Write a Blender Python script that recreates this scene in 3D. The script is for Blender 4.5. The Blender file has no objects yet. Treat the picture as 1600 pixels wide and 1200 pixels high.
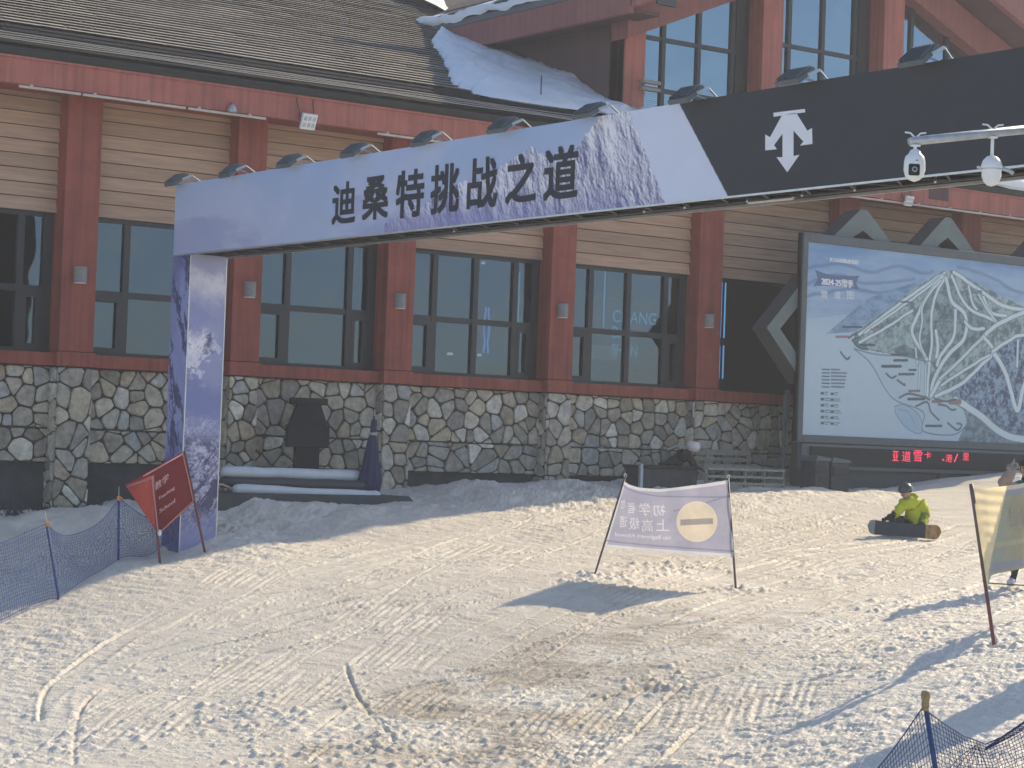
import bpy, bmesh, math, random
import numpy as np
from mathutils import Vector, Matrix
random.seed(7)
RNG = np.random.default_rng(11)
scene = bpy.context.scene
COL = scene.collection

# ---------------------------------------------------------------- camera
FPX = 3419.3
YAW, PIT, ROL = math.radians(35.798), math.radians(1.586), math.radians(2.056)
CAM = np.array([0.0, 0.0, 3.0])
_r0 = np.array([math.cos(YAW), -math.sin(YAW), 0]); _f0 = np.array([math.sin(YAW), math.cos(YAW), 0]); _z = np.array([0, 0, 1.0])
FWD = _f0 * math.cos(PIT) + _z * math.sin(PIT); _u = _z * math.cos(PIT) - _f0 * math.sin(PIT)
RGT = _r0 * math.cos(ROL) + _u * math.sin(ROL); UPV = -_r0 * math.sin(ROL) + _u * math.cos(ROL)
cd = bpy.data.cameras.new('camera'); cam = bpy.data.objects.new('camera', cd); COL.objects.link(cam)
cd.sensor_width = 36; cd.lens = FPX / 1600 * 36; cd.clip_start = 0.1; cd.clip_end = 3000
m = Matrix(((RGT[0], UPV[0], -FWD[0], CAM[0]), (RGT[1], UPV[1], -FWD[1], CAM[1]), (RGT[2], UPV[2], -FWD[2], CAM[2]), (0, 0, 0, 1)))
cam.matrix_world = m; scene.camera = cam

# ---------------------------------------------------------------- light
SUN = np.array([1.45, 0.30, 1.0]); SUN /= np.linalg.norm(SUN)
SUN_EL = math.asin(SUN[2]); SUN_ROT = math.atan2(SUN[0], SUN[1])
world = bpy.data.worlds.new('World'); scene.world = world; world.use_nodes = True
wn = world.node_tree.nodes; wl = world.node_tree.links
bg = wn['Background']; sky = wn.new('ShaderNodeTexSky'); sky.sky_type = 'NISHITA'; sky.sun_disc = False
sky.sun_elevation = SUN_EL; sky.sun_rotation = SUN_ROT; sky.air_density = 1.0; sky.dust_density = 2.0; sky.altitude = 1500
wl.new(sky.outputs[0], bg.inputs[0]); bg.inputs[1].default_value = 0.15
sl = bpy.data.lights.new('sun', 'SUN'); sl.energy = 4.0; sl.angle = math.radians(0.53); sl.color = (1.0, 0.83, 0.57)
so = bpy.data.objects.new('sun', sl); COL.objects.link(so); so.rotation_euler = Vector(SUN).to_track_quat('Z', 'Y').to_euler(); so.location = (20, 10, 40)
scene.view_settings.view_transform = 'Standard'; scene.view_settings.look = 'None'
scene.view_settings.exposure = 0.40; scene.view_settings.gamma = 1.0
scene.cycles.use_denoising = True
scene.cycles.max_bounces = 8; scene.cycles.transparent_max_bounces = 24; scene.cycles.volume_bounces = 1

# ---------------------------------------------------------------- geometry helpers
def ray(px, py): return FWD + RGT * (px - 800) / FPX + UPV * (600 - py) / FPX
def Py(px, py, y): d = ray(px, py); return CAM + d * (y - CAM[1]) / d[1]
def Px(px, py, x): d = ray(px, py); return CAM + d * (x - CAM[0]) / d[0]
def PZ(px, py, Z): return CAM + ray(px, py) * Z

def srgb(r, g, b):
    f = lambda c: (c / 255 / 12.92) if c <= 10 else ((c / 255 + 0.055) / 1.055) ** 2.4
    return (f(r), f(g), f(b))

class MB:
    """collects shapes that become one mesh object"""
    def __init__(s): s.v = []; s.f = []; s.c = []; s.mi = []
    def add(s, verts, faces, col=None, mi=0):
        o = len(s.v); s.v += [tuple(map(float, p)) for p in verts]
        for f in faces:
            s.f.append(tuple(i + o for i in f)); s.c.append(col or (1, 1, 1)); s.mi.append(mi)
        return s
    def box(s, x0, x1, y0, y1, z0, z1, col=None, mi=0):
        return s.add([(x0,y0,z0),(x1,y0,z0),(x1,y1,z0),(x0,y1,z0),(x0,y0,z1),(x1,y0,z1),(x1,y1,z1),(x0,y1,z1)],
            [(0,3,2,1),(4,5,6,7),(0,1,5,4),(1,2,6,5),(2,3,7,6),(3,0,4,7)], col, mi)
    def obox(s, c, ax, ay, az, col=None, mi=0):
        """box from centre and three half-axis vectors"""
        c, ax, ay, az = map(np.asarray, (c, ax, ay, az))
        P = [c + i*ax + j*ay + k*az for k in (-1,1) for i, j in ((-1,-1),(1,-1),(1,1),(-1,1))]
        return s.add(P, [(0,3,2,1),(4,5,6,7),(0,1,5,4),(1,2,6,5),(2,3,7,6),(3,0,4,7)], col, mi)
    def bar(s, p0, p1, w, h=None, up=(0,0,1), col=None, mi=0):
        p0, p1 = np.asarray(p0, float), np.asarray(p1, float); d = (p1-p0)/2; L = np.linalg.norm(d); n = d/L
        up = np.asarray(up, float)
        if abs(n @ up) > .95: up = np.array([1.0, 0, 0])
        a = np.cross(up, n); a /= np.linalg.norm(a); b = np.cross(n, a); h = h or w
        return s.obox((p0+p1)/2, d, a*w/2, b*h/2, col, mi)
    def tube(s, pts, r, n=10, cap=True, col=None, mi=0):
        pts = [np.asarray(p, float) for p in pts]; rr = r if hasattr(r, '__len__') else [r]*len(pts)
        V = []; F = []; prev = None
        for i, p in enumerate(pts):
            t = pts[min(i+1, len(pts)-1)] - pts[max(i-1, 0)]; t /= (np.linalg.norm(t) + 1e-9)
            a = prev - t*(prev @ t) if prev is not None else np.cross(t, (0,0,1) if abs(t[2]) < .9 else (1,0,0))
            a /= np.linalg.norm(a); prev = a; b = np.cross(t, a)
            V += [p + rr[i]*(a*math.cos(2*math.pi*k/n) + b*math.sin(2*math.pi*k/n)) for k in range(n)]
        for i in range(len(pts)-1):
            for k in range(n): F.append((i*n+k, i*n+(k+1)%n, (i+1)*n+(k+1)%n, (i+1)*n+k))
        if cap: F += [tuple(range(n-1, -1, -1)), tuple(range((len(pts)-1)*n, len(pts)*n))]
        return s.add(V, F, col, mi)
    def prism(s, poly, d, col=None, mi=0):
        """polygon (3D points) pushed along vector d"""
        n = len(poly); d = np.asarray(d, float); P = [np.asarray(p, float) for p in poly]
        return s.add(P + [p + d for p in P], [tuple(range(n)), tuple(range(2*n-1, n-1, -1))] + [(i, i+n, (i+1)%n+n, (i+1)%n) for i in range(n)], col, mi)
    def lathe(s, c, prof, n=20, col=None, mi=0):
        c = np.asarray(c, float); V = []; F = []
        for r, z in prof: V += [c + np.array([r*math.cos(2*math.pi*k/n), r*math.sin(2*math.pi*k/n), z]) for k in range(n)]
        for i in range(len(prof)-1):
            for k in range(n): F.append((i*n+k, i*n+(k+1)%n, (i+1)*n+(k+1)%n, (i+1)*n+k))
        F += [tuple(range(n-1, -1, -1)), tuple(range((len(prof)-1)*n, len(prof)*n))]
        return s.add(V, F, col, mi)
    def build(s, name, mat, parent=None, origin=None, smooth=False, bevel=0, colors=False, fix=True):
        me = bpy.data.meshes.new(name)
        o = np.array(parent['_o'] if parent is not None else (origin if origin is not None else np.mean(s.v, 0)))
        me.from_pydata([tuple(np.asarray(p) - o) for p in s.v], [], s.f); me.update()
        if colors:
            at = me.color_attributes.new('Col', 'FLOAT_COLOR', 'CORNER')
            arr = np.ones((len(me.loops), 4), np.float32); k = 0
            for f, c in zip(s.f, s.c): arr[k:k+len(f), :3] = c; k += len(f)
            at.data.foreach_set('color', arr.ravel())
        for mm in (mat if isinstance(mat, (list, tuple)) else [mat]): me.materials.append(mm)
        if len(me.materials) > 1: me.polygons.foreach_set('material_index', s.mi)
        if fix:
            bm = bmesh.new(); bm.from_mesh(me); bmesh.ops.recalc_face_normals(bm, faces=bm.faces); bm.to_mesh(me); bm.free()
        if smooth: me.polygons.foreach_set('use_smooth', [True]*len(me.polygons))
        return link(name, me, parent, o, bevel)

def link(name, me, parent, o, bevel=0):
    ob = bpy.data.objects.new(name, me); COL.objects.link(ob)
    ob['_o'] = [float(x) for x in o]
    if parent is not None: ob.parent = parent
    else: ob.location = o
    if bevel:
        b = ob.modifiers.new('bevel', 'BEVEL'); b.width = bevel; b.segments = 2; b.limit_method = 'ANGLE'
    return ob

def thing(name, label, cat, loc, group=None):
    o = bpy.data.objects.new(name, None); COL.objects.link(o); o.location = tuple(map(float, loc)); o.empty_display_size = .2
    o['_o'] = [float(x) for x in loc]; return tag(o, label, cat, group)
def tag(o, label=None, cat=None, group=None, kind=None):
    if label: o['label'] = label
    if cat: o['category'] = cat
    if group: o['group'] = group
    if kind: o['kind'] = kind
    return o

def grid_mesh(name, P, mat, parent=None, colors=None, smooth=True, origin=None):
    """P: (rows, cols, 3) world points -> one sheet; colors (rows, cols, 3) linear per vertex"""
    R_, C_ = P.shape[:2]; o = np.array(parent['_o'] if parent is not None else (origin if origin is not None else P.reshape(-1,3).mean(0)))
    V = (P.reshape(-1,3) - o).astype(np.float32)
    idx = np.arange(R_*C_).reshape(R_, C_)
    q = np.stack([idx[:-1,:-1], idx[:-1,1:], idx[1:,1:], idx[1:,:-1]], -1).reshape(-1, 4)
    me = bpy.data.meshes.new(name); me.vertices.add(len(V)); me.vertices.foreach_set('co', V.ravel())
    me.loops.add(q.size); me.loops.foreach_set('vertex_index', q.ravel().astype(np.int32))
    me.polygons.add(len(q)); me.polygons.foreach_set('loop_start', np.arange(0, q.size, 4, dtype=np.int32))
    me.update(calc_edges=True)
    if smooth: me.polygons.foreach_set('use_smooth', np.ones(len(q), bool))
    if colors is not None:
        at = me.color_attributes.new('Col', 'FLOAT_COLOR', 'POINT')
        a = np.ones((len(V), 4), np.float32); a[:, :3] = colors.reshape(-1, 3); at.data.foreach_set('color', a.ravel())
    me.materials.append(mat); me.validate()
    return link(name, me, parent, o)

# ---------------------------------------------------------------- noise helpers (numpy)
def tile_noise(n, beta, seed, lo=1, aniso=(1, 1)):
    r = np.random.default_rng(seed); a = r.standard_normal((n, n)); F = np.fft.rfft2(a)
    ky = np.fft.fftfreq(n)[:, None]*n; kx = np.fft.rfftfreq(n)[None]*n
    k = np.sqrt((kx*aniso[0])**2 + (ky*aniso[1])**2); k[0, 0] = 1
    F *= k**(-beta); F[k < lo] = 0; F[0, 0] = 0
    t = np.fft.irfft2(F, s=(n, n)); return (t - t.mean())/t.std()
def sample(t, u, v):
    n = t.shape[0]; u = np.asarray(u) % n; v = np.asarray(v) % n; i = np.floor(u).astype(int); j = np.floor(v).astype(int); a = u-i; b = v-j
    i %= n; j %= n; i2 = (i+1) % n; j2 = (j+1) % n
    return t[j, i]*(1-a)*(1-b) + t[j, i2]*a*(1-b) + t[j2, i]*(1-a)*b + t[j2, i2]*a*b

# ---------------------------------------------------------------- materials
def mat(name, color, rough=.7, metal=0, var=.12, scale=6, bump=0, bscale=40, attr=False, spec=.5, stretch=(1,1,1), dark=None, streak=0):
    """principled with cloudy value variation, optional bump and per-face colour attribute"""
    mt = bpy.data.materials.new(name); mt.use_nodes = True; N = mt.node_tree.nodes; L = mt.node_tree.links; b = N['Principled BSDF']
    b.inputs['Roughness'].default_value = rough; b.inputs['Metallic'].default_value = metal; b.inputs['Specular IOR Level'].default_value = spec
    tc = N.new('ShaderNodeTexCoord'); mp = N.new('ShaderNodeMapping'); mp.inputs['Scale'].default_value = stretch; L.new(tc.outputs['Object'], mp.inputs[0])
    nz = N.new('ShaderNodeTexNoise'); nz.inputs['Scale'].default_value = scale; nz.inputs['Detail'].default_value = 6; nz.inputs['Roughness'].default_value = .65
    L.new(mp.outputs[0], nz.inputs['Vector'])
    mr = N.new('ShaderNodeMapRange'); mr.inputs[1].default_value = .3; mr.inputs[2].default_value = .7; mr.inputs[3].default_value = 1-var; mr.inputs[4].default_value = 1+var
    L.new(nz.outputs['Fac'], mr.inputs[0])
    mx = N.new('ShaderNodeMix'); mx.data_type = 'RGBA'; mx.blend_type = 'MULTIPLY'; mx.inputs[0].default_value = 1
    if attr:
        at = N.new('ShaderNodeAttribute'); at.attribute_name = 'Col'; L.new(at.outputs['Color'], mx.inputs[6])
    else: mx.inputs[6].default_value = (*color, 1)
    L.new(mr.outputs[0], mx.inputs[7]); out = mx.outputs[2]
    if streak:
        m2 = N.new('ShaderNodeMapping'); m2.inputs['Scale'].default_value = (9, 9, .35); L.new(tc.outputs['Object'], m2.inputs[0])
        n2 = N.new('ShaderNodeTexNoise'); n2.inputs['Scale'].default_value = 1.3; n2.inputs['Detail'].default_value = 5; L.new(m2.outputs[0], n2.inputs['Vector'])
        r2 = N.new('ShaderNodeMapRange'); r2.inputs[1].default_value = .42; r2.inputs[2].default_value = .72; r2.inputs[3].default_value = 1; r2.inputs[4].default_value = 1-streak; L.new(n2.outputs['Fac'], r2.inputs[0])
        x2 = N.new('ShaderNodeMix'); x2.data_type = 'RGBA'; x2.blend_type = 'MULTIPLY'; x2.inputs[0].default_value = 1; L.new(out, x2.inputs[6]); L.new(r2.outputs[0], x2.inputs[7]); out = x2.outputs[2]
    L.new(out, b.inputs['Base Color'])
    if bump:
        n3 = N.new('ShaderNodeTexNoise'); n3.inputs['Scale'].default_value = bscale; n3.inputs['Detail'].default_value = 5; L.new(mp.outputs[0], n3.inputs['Vector'])
        bp = N.new('ShaderNodeBump'); bp.inputs['Strength'].default_value = bump; bp.inputs['Distance'].default_value = .02; L.new(n3.outputs['Fac'], bp.inputs['Height']); L.new(bp.outputs[0], b.inputs['Normal'])
    return mt
def emit(name, color, s):
    mt = bpy.data.materials.new(name); mt.use_nodes = True; N = mt.node_tree.nodes; b = N['Principled BSDF']
    b.inputs['Base Color'].default_value = (*color, 1); b.inputs['Emission Color'].default_value = (*color, 1); b.inputs['Emission Strength'].default_value = s; return mt
def cloth(name, color, trans=.5, attr=False, rough=.9):
    """thin fabric: part of the light passes through"""
    mt = mat(name, color, rough, var=.06, scale=9, attr=attr, spec=.1); N = mt.node_tree.nodes; L = mt.node_tree.links; b = N['Principled BSDF']
    src = b.inputs['Base Color'].links[0].from_socket
    t = N.new('ShaderNodeBsdfTranslucent'); L.new(src, t.inputs['Color']); ms = N.new('ShaderNodeMixShader'); ms.inputs[0].default_value = trans
    L.new(b.outputs[0], ms.inputs[1]); L.new(t.outputs[0], ms.inputs[2]); L.new(ms.outputs[0], N['Material Output'].inputs[0]); return mt
def glass(name, tint, refl=.3, clear=(.5, .55, .6), wav=.015):
    mt = bpy.data.materials.new(name); mt.use_nodes = True; N = mt.node_tree.nodes; L = mt.node_tree.links; N.remove(N['Principled BSDF'])
    g = N.new('ShaderNodeBsdfGlossy'); g.inputs['Color'].default_value = (*tint, 1); g.inputs['Roughness'].default_value = .03
    t = N.new('ShaderNodeBsdfTransparent'); t.inputs['Color'].default_value = (*clear, 1)
    ms = N.new('ShaderNodeMixShader'); ms.inputs[0].default_value = refl
    tc = N.new('ShaderNodeTexCoord'); nz = N.new('ShaderNodeTexNoise'); nz.inputs['Scale'].default_value = 1.1; nz.inputs['Detail'].default_value = 1; L.new(tc.outputs['Object'], nz.inputs['Vector'])
    bp = N.new('ShaderNodeBump'); bp.inputs['Strength'].default_value = 1; bp.inputs['Distance'].default_value = wav; L.new(nz.outputs['Fac'], bp.inputs['Height']); L.new(bp.outputs[0], g.inputs['Normal'])
    L.new(t.outputs[0], ms.inputs[1]); L.new(g.outputs[0], ms.inputs[2]); L.new(ms.outputs[0], N['Material Output'].inputs[0]); return mt

M = {}
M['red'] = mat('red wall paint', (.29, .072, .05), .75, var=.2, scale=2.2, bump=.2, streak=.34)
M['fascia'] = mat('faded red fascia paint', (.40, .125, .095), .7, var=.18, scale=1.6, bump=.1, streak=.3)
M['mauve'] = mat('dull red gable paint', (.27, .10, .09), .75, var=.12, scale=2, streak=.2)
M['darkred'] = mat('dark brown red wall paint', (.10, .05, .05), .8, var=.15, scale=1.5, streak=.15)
M['siding'] = mat('tan siding boards', (.36, .24, .15), .75, var=.18, scale=3, stretch=(.4, 1, 6), bump=.15, attr=True)
M['stone'] = mat('field stone', (.3, .3, .3), .85, var=.35, scale=9, bump=.6, bscale=22, attr=True)
M['mortar'] = mat('dark mortar', (.065, .06, .052), .95, var=.3, scale=8, bump=.4)
M['plinth'] = mat('dark concrete plinth', (.055, .058, .06), .9, var=.35, scale=2.5, bump=.3)
M['frame'] = mat('dark bronze window frame', (.022, .024, .028), .45, var=.15)
M['glass'] = glass('reflective window glass', (.50, .64, .80), .135, (.45, .5, .55))
M['clearglass'] = glass('clear window glass', (.6, .7, .8), .05, (.7, .75, .8))
M['dormerglass'] = glass('blue reflective glass', (.55, .74, .86), .36, (.45, .55, .62))
M['room'] = mat('dim interior wall', (.10, .11, .115), .9)
M['navy'] = mat('dark navy blind cloth', (.03, .034, .05), .9)
M['slate'] = mat('roof slate', (.2, .2, .2), .95, var=.25, scale=10, bump=.3, attr=True, spec=.12)
M['wetroof'] = mat('dark roof membrane', (.035, .038, .044), .95, var=.35, scale=5, stretch=(.6, 4, 4), bump=.3)
M['wire'] = mat('pale cable', (.4, .36, .33), .6)
M['palepipe'] = mat('pale conduit', (.55, .47, .40), .5)
M['black'] = mat('black painted board', (.02, .021, .026), .6, var=.2)
M['blackmetal'] = mat('black sheet metal', (.008, .009, .012), .75, var=.25, scale=3)
M['greymetal'] = mat('grey painted metal', (.09, .11, .125), .5, var=.12)
M['boardframe'] = mat('slate grey metal frame', (.075, .095, .105), .55, var=.12)
M['chevron'] = mat('grey green composite', (.13, .165, .165), .7, var=.12, scale=3)
M['chevrondark'] = mat('dark grey composite', (.06, .065, .07), .7, var=.12, scale=3)
M['alu'] = mat('bright aluminium', (.6, .6, .6), .35, metal=.8)
M['galv'] = mat('galvanised steel', (.42, .45, .48), .5, metal=.6, var=.2, scale=12)
M['lampgrey'] = mat('grey cast lamp housing', (.24, .235, .23), .7, var=.2, scale=12)
M['white'] = mat('white plastic', (.72, .75, .76), .4, var=.06)
M['print'] = mat('printed panel', (1, 1, 1), .55, attr=True, var=.04, scale=1.2, bump=.5, bscale=2.2)
M['mapprint'] = mat('printed trail map', (1, 1, 1), .4, attr=True, var=.03)
M['ink'] = mat('black ink lettering', (.016, .018, .03), .6)
M['whiteink'] = mat('white lettering', (.72, .74, .80), .6, var=.04)
M['greyink'] = mat('grey blue lettering', (.10, .13, .17), .6, var=.04)
M['led'] = emit('red led text', (.85, .05, .11), .75)
M['neon'] = emit('pale blue neon', (.16, .42, .62), .9)
M['neondim'] = emit('dim lit panel', (.30, .40, .42), .12)
M['neonblue'] = emit('blue neon strip', (.12, .32, .75), 1.0)
M['spot'] = emit('warm ceiling lamp', (.9, .85, .7), .8)
M['foam'] = mat('white vinyl padding', (.62, .64, .66), .5, var=.1, scale=4, bump=.1, bscale=14)
M['greyfoam'] = mat('dark vinyl padding', (.035, .04, .045), .5, var=.2, scale=5, bump=.15, bscale=12)
M['parasol'] = mat('navy parasol cloth', (.018, .03, .085), .85, var=.2, scale=8)
M['wood'] = mat('weathered grey wood', (.30, .28, .23), .85, var=.3, scale=8, stretch=(1, 8, 8), bump=.3)
M['darkwood'] = mat('dark stained wood', (.045, .045, .05), .7, var=.3, scale=6)
M['redpole'] = mat('dark red pole', (.16, .035, .04), .5, var=.2)
M['greypole'] = mat('brown grey pole', (.10, .075, .075), .5, var=.25, scale=20)
M['bluepole'] = mat('blue foam pole sleeve', (.02, .06, .19), .7, var=.25, scale=14)
M['orange'] = mat('orange plastic clip', (.62, .25, .05), .6)
M['knob'] = mat('tan rubber cap', (.30, .22, .11), .7, var=.3, scale=30)
M['net'] = mat('blue net cord', (.035, .075, .26), .8, var=.2)
M['netdark'] = mat('navy net cord', (.018, .03, .13), .8, var=.2)

# ---------------------------------------------------------------- ground height
def tps_fit(P, lam=.02):
    x, y, z = P.T; n = len(P); d = np.hypot(x[:, None]-x, y[:, None]-y); K = np.where(d > 0, d*d*np.log(d+1e-9), 0) + lam*np.eye(n)
    A = np.zeros((n+3, n+3)); A[:n, :n] = K; A[:n, n] = 1; A[:n, n+1] = x; A[:n, n+2] = y; A[n, :n] = 1; A[n+1, :n] = x; A[n+2, :n] = y
    return np.linalg.solve(A, np.r_[z, 0, 0, 0])
SUN_S = np.array([-1.45, -.36, -1.0])       # plan direction of the shadows used to lay out the slope
EAVE_Y, EAVE_Z = 30.9, 8.69
def shade_edge(px, py):
    d = ray(px, py); t = (EAVE_Y + SUN_S[1]*(EAVE_Z-CAM[2]))/(d[1]+SUN_S[1]*d[2]); return CAM + d*t
def shadow_tip(base, top, tp, Z):
    t0 = PZ(*top, Z); d = ray(*tp); s = np.linalg.lstsq(np.stack([d, -SUN_S], 1), t0-CAM, rcond=None)[0]; return CAM + d*s[0]
CP = [Py(*p, 31.75) for p in ((-300,830),(50,800),(100,803),(450,782),(640,757),(740,755),(850,757),(1000,757),(1240,757),(1420,749),(1600,736),(1900,715))]
CP += [shade_edge(*p) for p in ((0,925),(100,898),(169,879),(250,868),(450,838),(500,830),(600,811),(680,800),(900,783),(1147,777),(1320,773),(1422,767),(1487,762),(1542,748))]
CP += [PZ(*p) for p in ((928,900,29),(1150,922,28.6),(1552,1005,24),(1578,915,28.5),(1405,840,35),(90,935,29),(185,874,30.6),(0,1200,22.3),(400,1200,21.8),(800,1200,21.3),(1200,1200,20.2),(1600,1200,18.3),(1445,1290,16.2),(1750,1290,15.6),(1900,960,26),(-300,1010,27))]
CP += [shadow_tip(*a) for a in (((928,900),(975,750),(772,960),29),((1552,1005),(1517,757),(1195,1165),24))]
CP += [np.array(p) for p in ((14.6,28.8,1.50),(15.2,28.3,1.60),(15.1,28.8,1.66))]
CP += [np.array(p) for p in ((0,0,.3),(-14,6,-1.5),(14,-6,.6),(60,20,3.2),(-25,30,-.2),(-20,14,-1.6),(45,0,2.0),(10,42,1.4),(40,45,2.6))]
CP = np.array(CP); _w = tps_fit(CP)
def ground_base(x, y):
    x = np.asarray(x, float); y = np.asarray(y, float); sh = x.shape; x = np.clip(x.ravel(), -40, 80); y = np.clip(y.ravel(), -25, 50)
    z = _w[-3] + _w[-2]*x + _w[-1]*y
    for i, (a, b, _) in enumerate(CP):
        d2 = (x-a)**2 + (y-b)**2 + 1e-9; z = z + _w[i]*.5*d2*np.log(d2)
    return z.reshape(sh)
def Pg(px, py, lo=12, hi=48):
    """where the ray of a point meets the snow"""
    Z = np.linspace(lo, hi, 1400); P = CAM + ray(px, py)*Z[:, None]; g = ground_base(P[:, 0], P[:, 1]); k = np.argmax(P[:, 2] < g)
    return P[k] if (P[:, 2] < g).any() else P[-1]
def gz(x, y): return float(ground_base(np.array([x]), np.array([y]))[0])

# track raster (world, 2.5 cm cells)
TX0, TY0, TX1, TY1, TC = 3.0, 9.0, 36.0, 32.0, .017
TW, TH = int((TX1-TX0)/TC), int((TY1-TY0)/TC)
groove = np.zeros((TH, TW), np.float32); ridge = np.zeros((TH, TW), np.float32); dirt = np.zeros((TH, TW), np.float32); smoothm = np.zeros((TH, TW), np.float32)
_kk = np.arange(-20, 21); _KX, _KY = np.meshgrid(_kk, _kk); _KD = np.hypot(_KX, _KY)*TC
def stamp(arr, x, y, r, amt, neg=False):
    i = int((x-TX0)/TC); j = int((y-TY0)/TC)
    if i < 21 or j < 21 or i >= TW-21 or j >= TH-21: return
    k = amt*np.exp(-(_KD/r)**2); s = arr[j-20:j+21, i-20:i+21]
    if neg: np.minimum(s, -k, out=s)
    else: np.maximum(s, k, out=s)
def spline(P, step=.03):
    P = np.asarray(P, float)[:, :2]; out = []
    Q = np.vstack([2*P[0]-P[1], P, 2*P[-1]-P[-2]])
    for i in range(1, len(Q)-2):
        a, b, c, d = Q[i-1:i+3]; n = max(2, int(np.linalg.norm(c-b)/step)); t = np.linspace(0, 1, n, endpoint=False)[:, None]
        out.append(.5*((2*b) + (c-a)*t + (2*a-5*b+4*c-d)*t*t + (3*b-a-3*c+d)*t**3))
    return np.vstack(out)
def track(pix, w=.035, dep=.02, rg=.018, crumbs=.5, side=1, band=False):
    pts = spline([Pg(*p) for p in pix]); d = np.gradient(pts, axis=0); d /= np.linalg.norm(d, axis=1)[:, None]+1e-9; n = np.stack([-d[:, 1], d[:, 0]], 1)
    wob = np.cumsum(RNG.standard_normal(len(pts)))*.0015
    amp = np.clip(np.interp(np.arange(len(pts)), np.linspace(0, len(pts), 9), RNG.uniform(.2, 1.15, 9)), 0, 1.2)
    for k in range(len(pts)):
        x, y = pts[k] + n[k]*wob[k]; a = amp[k]
        if band and k % 3 == 0:
            for o in (.08, .16, .24): stamp(smoothm, x-n[k, 0]*side*o, y-n[k, 1]*side*o, .13, 1)
            stamp(ridge, x-n[k, 0]*side*.34, y-n[k, 1]*side*.34, .05, rg*.9*a)
        stamp(groove, x, y, w, dep*a, True)
        stamp(ridge, x+n[k, 0]*side*(w*1.9), y+n[k, 1]*side*(w*1.9), w*.9, rg*a)
        if RNG.random() < crumbs*.55:
            o = side*RNG.uniform(1.4, 6.5)*w; stamp(ridge, x+n[k, 0]*o, y+n[k, 1]*o, RNG.uniform(.014, .036), RNG.uniform(.005, .017)*a)
        if k % 6 == 0: stamp(smoothm, x-n[k, 0]*side*.12, y-n[k, 1]*side*.12, .16, 1)
def scrape(px, py, length, width, n, ang, dep=.008):
    """fan of short parallel ribs left by a side-slipping board"""
    c = Pg(px, py)[:2]; a = np.array([math.cos(ang), math.sin(ang)]); b = np.array([-a[1], a[0]])
    for i in range(n):
        s = (i/(n-1)-.5)*width + RNG.normal(0, .02); L = length*RNG.uniform(.5, 1.1); sh = RNG.normal(0, .12); bend = RNG.normal(0, .1)
        for t in np.linspace(-.5, .5, int(L/.03)):
            p = c + a*(t*L+sh) + b*(s + bend*t*t); fade = 1-abs(2*t)**3
            stamp(groove, p[0], p[1], .028, dep*fade, True)
            q = p + b*.055; stamp(ridge, q[0], q[1], .03, dep*.7*fade)
TR = [
 [(1320,760+60),(1000,850),(720,877),(600,905),(475,945),(380,985)], [(620,880),(520,915),(350,940),(260,985)],
 [(800,905),(620,950),(460,985),(300,1020),(230,1040)], [(700,930),(540,955),(400,995),(240,1050),(150,1085),(120,1130),(115,1199)],
 [(560,935),(400,975),(200,1030),(100,1060),(68,1090),(66,1130)], [(1000,985),(800,1050),(675,1070),(560,1100),(465,1160),(325,1200)],
 [(1400,905),(1200,950),(1076,995),(994,1025),(930,1055),(850,1090)], [(919,1085),(862,1122),(727,1152),(600,1200)],
 [(1162,965),(1000,990),(926,1008),(840,1040),(686,1066),(600,1089),(480,1120)], [(1380,955),(1200,1010),(1125,1032),(1012,1077),(956,1126),(862,1175),(800,1200)],
 [(1330,985),(1155,1047),(1069,1074),(994,1149),(934,1200)], [(1560,870),(1383,908),(1310,926),(1237,940),(1150,967),(1040,1000)],
 [(1560,905),(1392,946),(1300,960),(1150,993),(1010,1035)], [(1500,860),(1300,890),(1160,925),(1000,960),(830,1010)],
 [(1340,850),(1180,870),(1000,890),(870,915),(720,950),(560,1000)], [(930,800),(760,840),(600,880),(460,925),(330,985)],
 [(820,815),(640,850),(480,885),(330,930),(190,990),(90,1060)], [(1290,800),(1100,830),(900,850),(720,880)],
 [(1550,800),(1400,850),(1250,870),(1100,905)], [(1130,1020),(980,1075),(820,1120),(640,1200)], [(1080,1010),(900,1050),(700,1110),(540,1160),(480,1200)],
 [(540,1040),(560,1100),(605,1150),(612,1170)], [(560,1095),(590,1125),(618,1142)], [(1150,1005),(960,1085),(880,1140),(760,1199)],
 [(1500,1000),(1350,1040),(1200,1080),(1100,1130),(1040,1190)], [(1450,985),(1290,1020),(1150,1060),(1000,1120)]]
for k, t in enumerate(TR): track(t, w=random.uniform(.016, .03), dep=random.uniform(.020, .034), rg=random.uniform(.010, .020), crumbs=random.uniform(.5, 1.4), side=1 if k % 2 else -1, band=k < 20)
for k in range(70):   # fainter family of tracks between the big ones
    x0 = random.uniform(500, 1650); y0 = random.uniform(790, 1050); L = random.uniform(250, 620); sl_ = random.uniform(.16, .42); cv = random.uniform(-.0002, .0006)
    t = [(x0-L*s, y0+sl_*L*s+cv*(L*s)**2) for s in (0, .25, .5, .75, 1)]
    t = [p for p in t if 780 < p[1] < 1215]
    if len(t) > 2: track(t, w=random.uniform(.010, .020), dep=random.uniform(.010, .022), rg=random.uniform(.004, .012), crumbs=random.uniform(.1, .8), side=random.choice((-1, 1)))
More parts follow.
